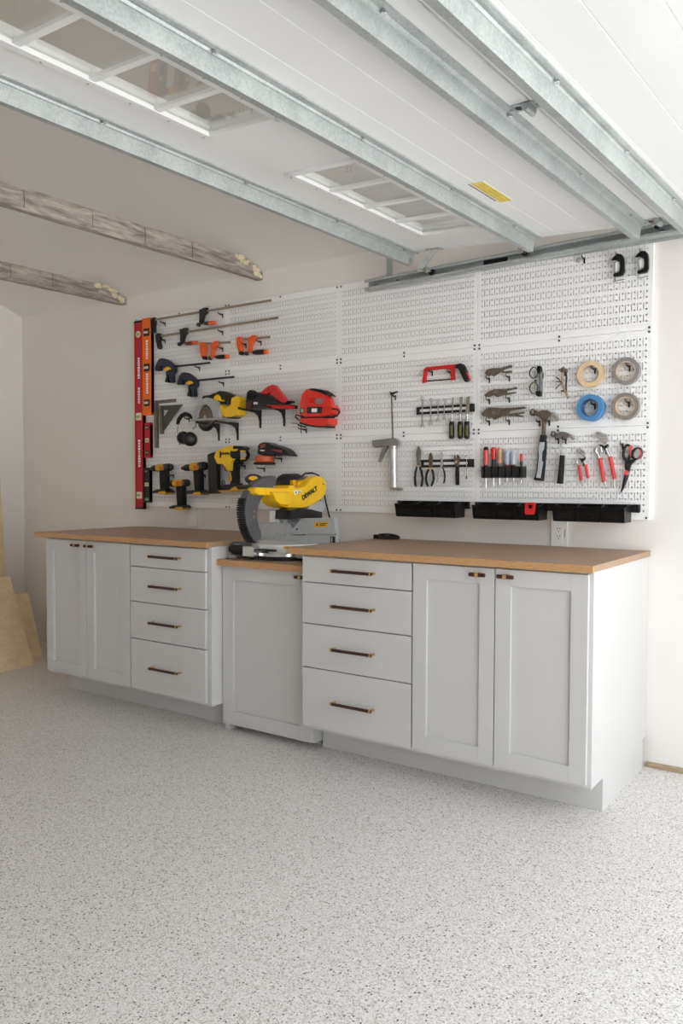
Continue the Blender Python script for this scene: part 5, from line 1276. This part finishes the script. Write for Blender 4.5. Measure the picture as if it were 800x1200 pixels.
# blade guard: crescent with a ribbed rim
gd = xp('blade_guard', [(300.4, 637), (296, 632), (291, 622), (287.6, 610), (286.6, 598), (288, 586), (292, 575), (299, 566), (307, 560.4), (315, 558), (323, 557.4), (325, 561), (323.6, 568), (318, 574), (311, 580), (306, 586), (303, 595), (302, 606), (303.4, 615), (306.4, 623), (307, 630), (304.6, 636)], 1.555, 1.60, mat('guard_grey', (84, 84, 86), .45, var=.06), .008, 1.60)
bm = B()
rim = OX([(296.6, 634), (293, 628.6), (290, 622), (287.6, 614.4), (286.3, 606), (285.8, 598), (286.6, 590), (288.4, 583)], 1.60)
seg = []
for (a, b_) in zip(rim, rim[1:]):
    for t in (0, .34, .67): seg.append((a[0]+(b_[0]-a[0])*t, a[1]+(b_[1]-a[1])*t, math.atan2(b_[1]-a[1], b_[0]-a[0])))
for (y, z, an) in seg:
    k = B(); box(k, 1.560, 1.603, -.0040, .0040, -.004, .010, .0015); k.transform(Matrix.Translation((0, y, z)) @ Matrix.Rotation(an, 4, 'X'))
    me = bpy.data.meshes.new('t'); k.to_mesh(me); k.free(); bm.from_mesh(me); bpy.data.meshes.remove(me)
obj('guard_rib', bm, M_black, gd)
for uv in ((297.6, 599.4), (297, 606)):
    c = WX(*uv, 1.60); bm = B(); lathe(bm, c, (1, 0, 0), [(0, .007), (.003, .006), (.003, 0)], 12); obj('screw', bm, M_steel, gd)
c = WX(302.6, 634, 1.60); bm = B(); lathe(bm, c, (1, 0, 0), [(0, .009), (.006, .007), (.007, 0)], 12); obj('guard_bolt', bm, M_chrome, gd)
# dust port / front cap with badge
c = WX(297, 561.4, 1.55); bm = B(); lathe(bm, (c.x, c.y, c.z), (.55, -.8, .3), [(-.02, 0), (-.02, .024), (.0, .026), (.012, .023), (.014, 0)], 24, 1.7); cap = obj('front_cap', bm, M_black, ms)
n_ = Vector((.55, -.8, .3)).normalized(); bm = B(); lathe(bm, Vector(c)+n_*.0142, n_, [(0, .011), (.001, .011), (.001, 0)], 20, 2.0); obj('badge', bm, M_yeld, cap)
xp('guard_tab', [(286, 570.4), (289, 568.6), (295, 568), (294, 574), (288, 573.2)], 1.53, 1.585, M_black, .003, 1.585)
# yellow arm
arm = xp('arm', [(299, 574.6), (300.4, 571.8), (303, 570.8), (320, 571.4), (338, 571.8), (338.8, 568.8), (345.6, 568.6), (346, 571.2), (352, 571.4), (358, 569.6), (361.6, 566), (364, 561.6), (369, 558.6), (374, 557.6), (379.4, 559.6), (382.6, 565), (383, 573), (381.4, 580), (376, 586), (368, 591.4), (359, 595), (348, 596.2), (338, 595.8), (328, 593), (322.6, 587.6), (318.8, 580.6), (303, 580.6), (300, 578.4)], 1.54, 1.635, M_yel, .010, 1.635)
xp('arm_step', [(319, 576), (340, 576.6), (343, 582), (339, 592.6), (330, 592), (323.6, 586.6)], 1.60, 1.655, M_yel, .010, 1.655, parent=arm)
c = WX(362.8, 578, 1.6362); sl = OX([(355, 586), (372, 572.6)], 1.636); an = math.atan2(sl[1][1]-sl[0][1], sl[1][0]-sl[0][0])
lettering('lettering', 'DEWALT', .034, M_black, arm, Matrix.Translation(c) @ SIDE @ Matrix.Rotation(an*.9, 4, 'Z'), .0012)
bd = xp('badge', [(345, 574.6), (353, 574.8), (354.4, 576.6), (349, 577.4), (347, 579.8), (344.8, 579.6)], 1.634, 1.6365, M_white, .0003, 1.6365, parent=arm)
xp('badge_mark', [(346.4, 575.8), (347.6, 575.8), (347.2, 578.6), (346, 578.4)], 1.636, 1.6372, M_black, .0002, 1.6372, parent=arm); xp('badge_mark', [(349, 575.6), (352.6, 575.8), (352.8, 576.6), (349, 576.6)], 1.636, 1.6372, M_black, .0002, 1.6372, parent=arm)
c = WX(378.6, 567.4, 1.635); bm = B(); lathe(bm, c, (1, 0, 0), [(0, .005), (.003, .004), (.003, 0)], 10); obj('screw', bm, M_gray, arm)
# handle, motor and cord
xp('handle', [(322, 566.4), (330, 563), (337, 558), (343, 556.8), (352, 557), (358.4, 558.4), (358, 562), (349, 562.4), (343, 563.4), (340, 568.6), (330, 569)], 1.52, 1.56, M_rubber, .008, 1.56)
c0 = WX(350, 568, 1.53); bm = B(); lathe(bm, (1.41, c0.y, c0.z), (1, 0, 0), [(0, 0), (0, .05), (.02, .058), (.11, .058), (.13, .05), (.13, 0)], 24); obj('motor', bm, M_black, ms)
xp('switch', [(348.6, 564.4), (353.6, 563.4), (355, 569.6), (349, 570)], 1.55, 1.585, M_yeld, .003, 1.585); xp('bail', [(355, 560.6), (361.4, 558.4), (361, 565), (357, 568)], 1.55, 1.59, M_gray, .003, 1.59)
xp('lever', [(343, 563), (347, 562.4), (347.4, 568.6), (344, 569)], 1.55, 1.582, M_yeld, .002, 1.582)
c = WX(328.6, 611.6, 1.60)
xp('lower_link', [(323, 598.6), (333, 598.2), (333, 610), (330, 613.6), (322.6, 612)], 1.56, 1.60, M_chrome, .003, 1.60)
xp('link_mark', [(326, 602), (330.4, 602), (330, 606.4), (326.4, 606)], 1.598, 1.602, M_gray, .0005, 1.602)
xp('rear_knob', [(370, 590.6), (374, 587), (376.4, 583), (376.2, 588), (374, 591)], 1.50, 1.56, M_black, .003, 1.56)
bm = B(); pts = [WX(352, 558.6, 1.53), WX(358, 554.8, 1.53), WX(366, 554.4, 1.53), WX(373, 557, 1.53), WX(378.4, 566, 1.53), WX(380, 580, 1.54), W(382, 590, -.03), W(386, 606, -.03), W(391, 622, -.04), W(397.6, 633.6, -.06)]
tube(bm, pts, .0045, 8); obj('cord', bm, M_rubber, ms)
pc = thing('coiled_cable', 'coiled black power cord lying on the clear worktop behind the miter saw', 'cord', (1.95, -.05, .94))
bm = B(); pts = []
for k in range(26):
    a = k/25*2*math.pi*1.6; pts.append((1.985+.055*math.cos(a), -.06+.040*math.sin(a), .9455+.0004*k+.016*max(0, math.sin(a*.7))))
pts = [(1.905, -.045, .9455), (1.925, -.075, .9455)]+pts
tube(bm, pts, .0045, 8); obj('cable', bm, M_rubber, pc)
bm = B(); box(bm, 1.893, 1.93, -.070, -.045, .9405, .962, .004); obj('plug', bm, M_rubber, pc)
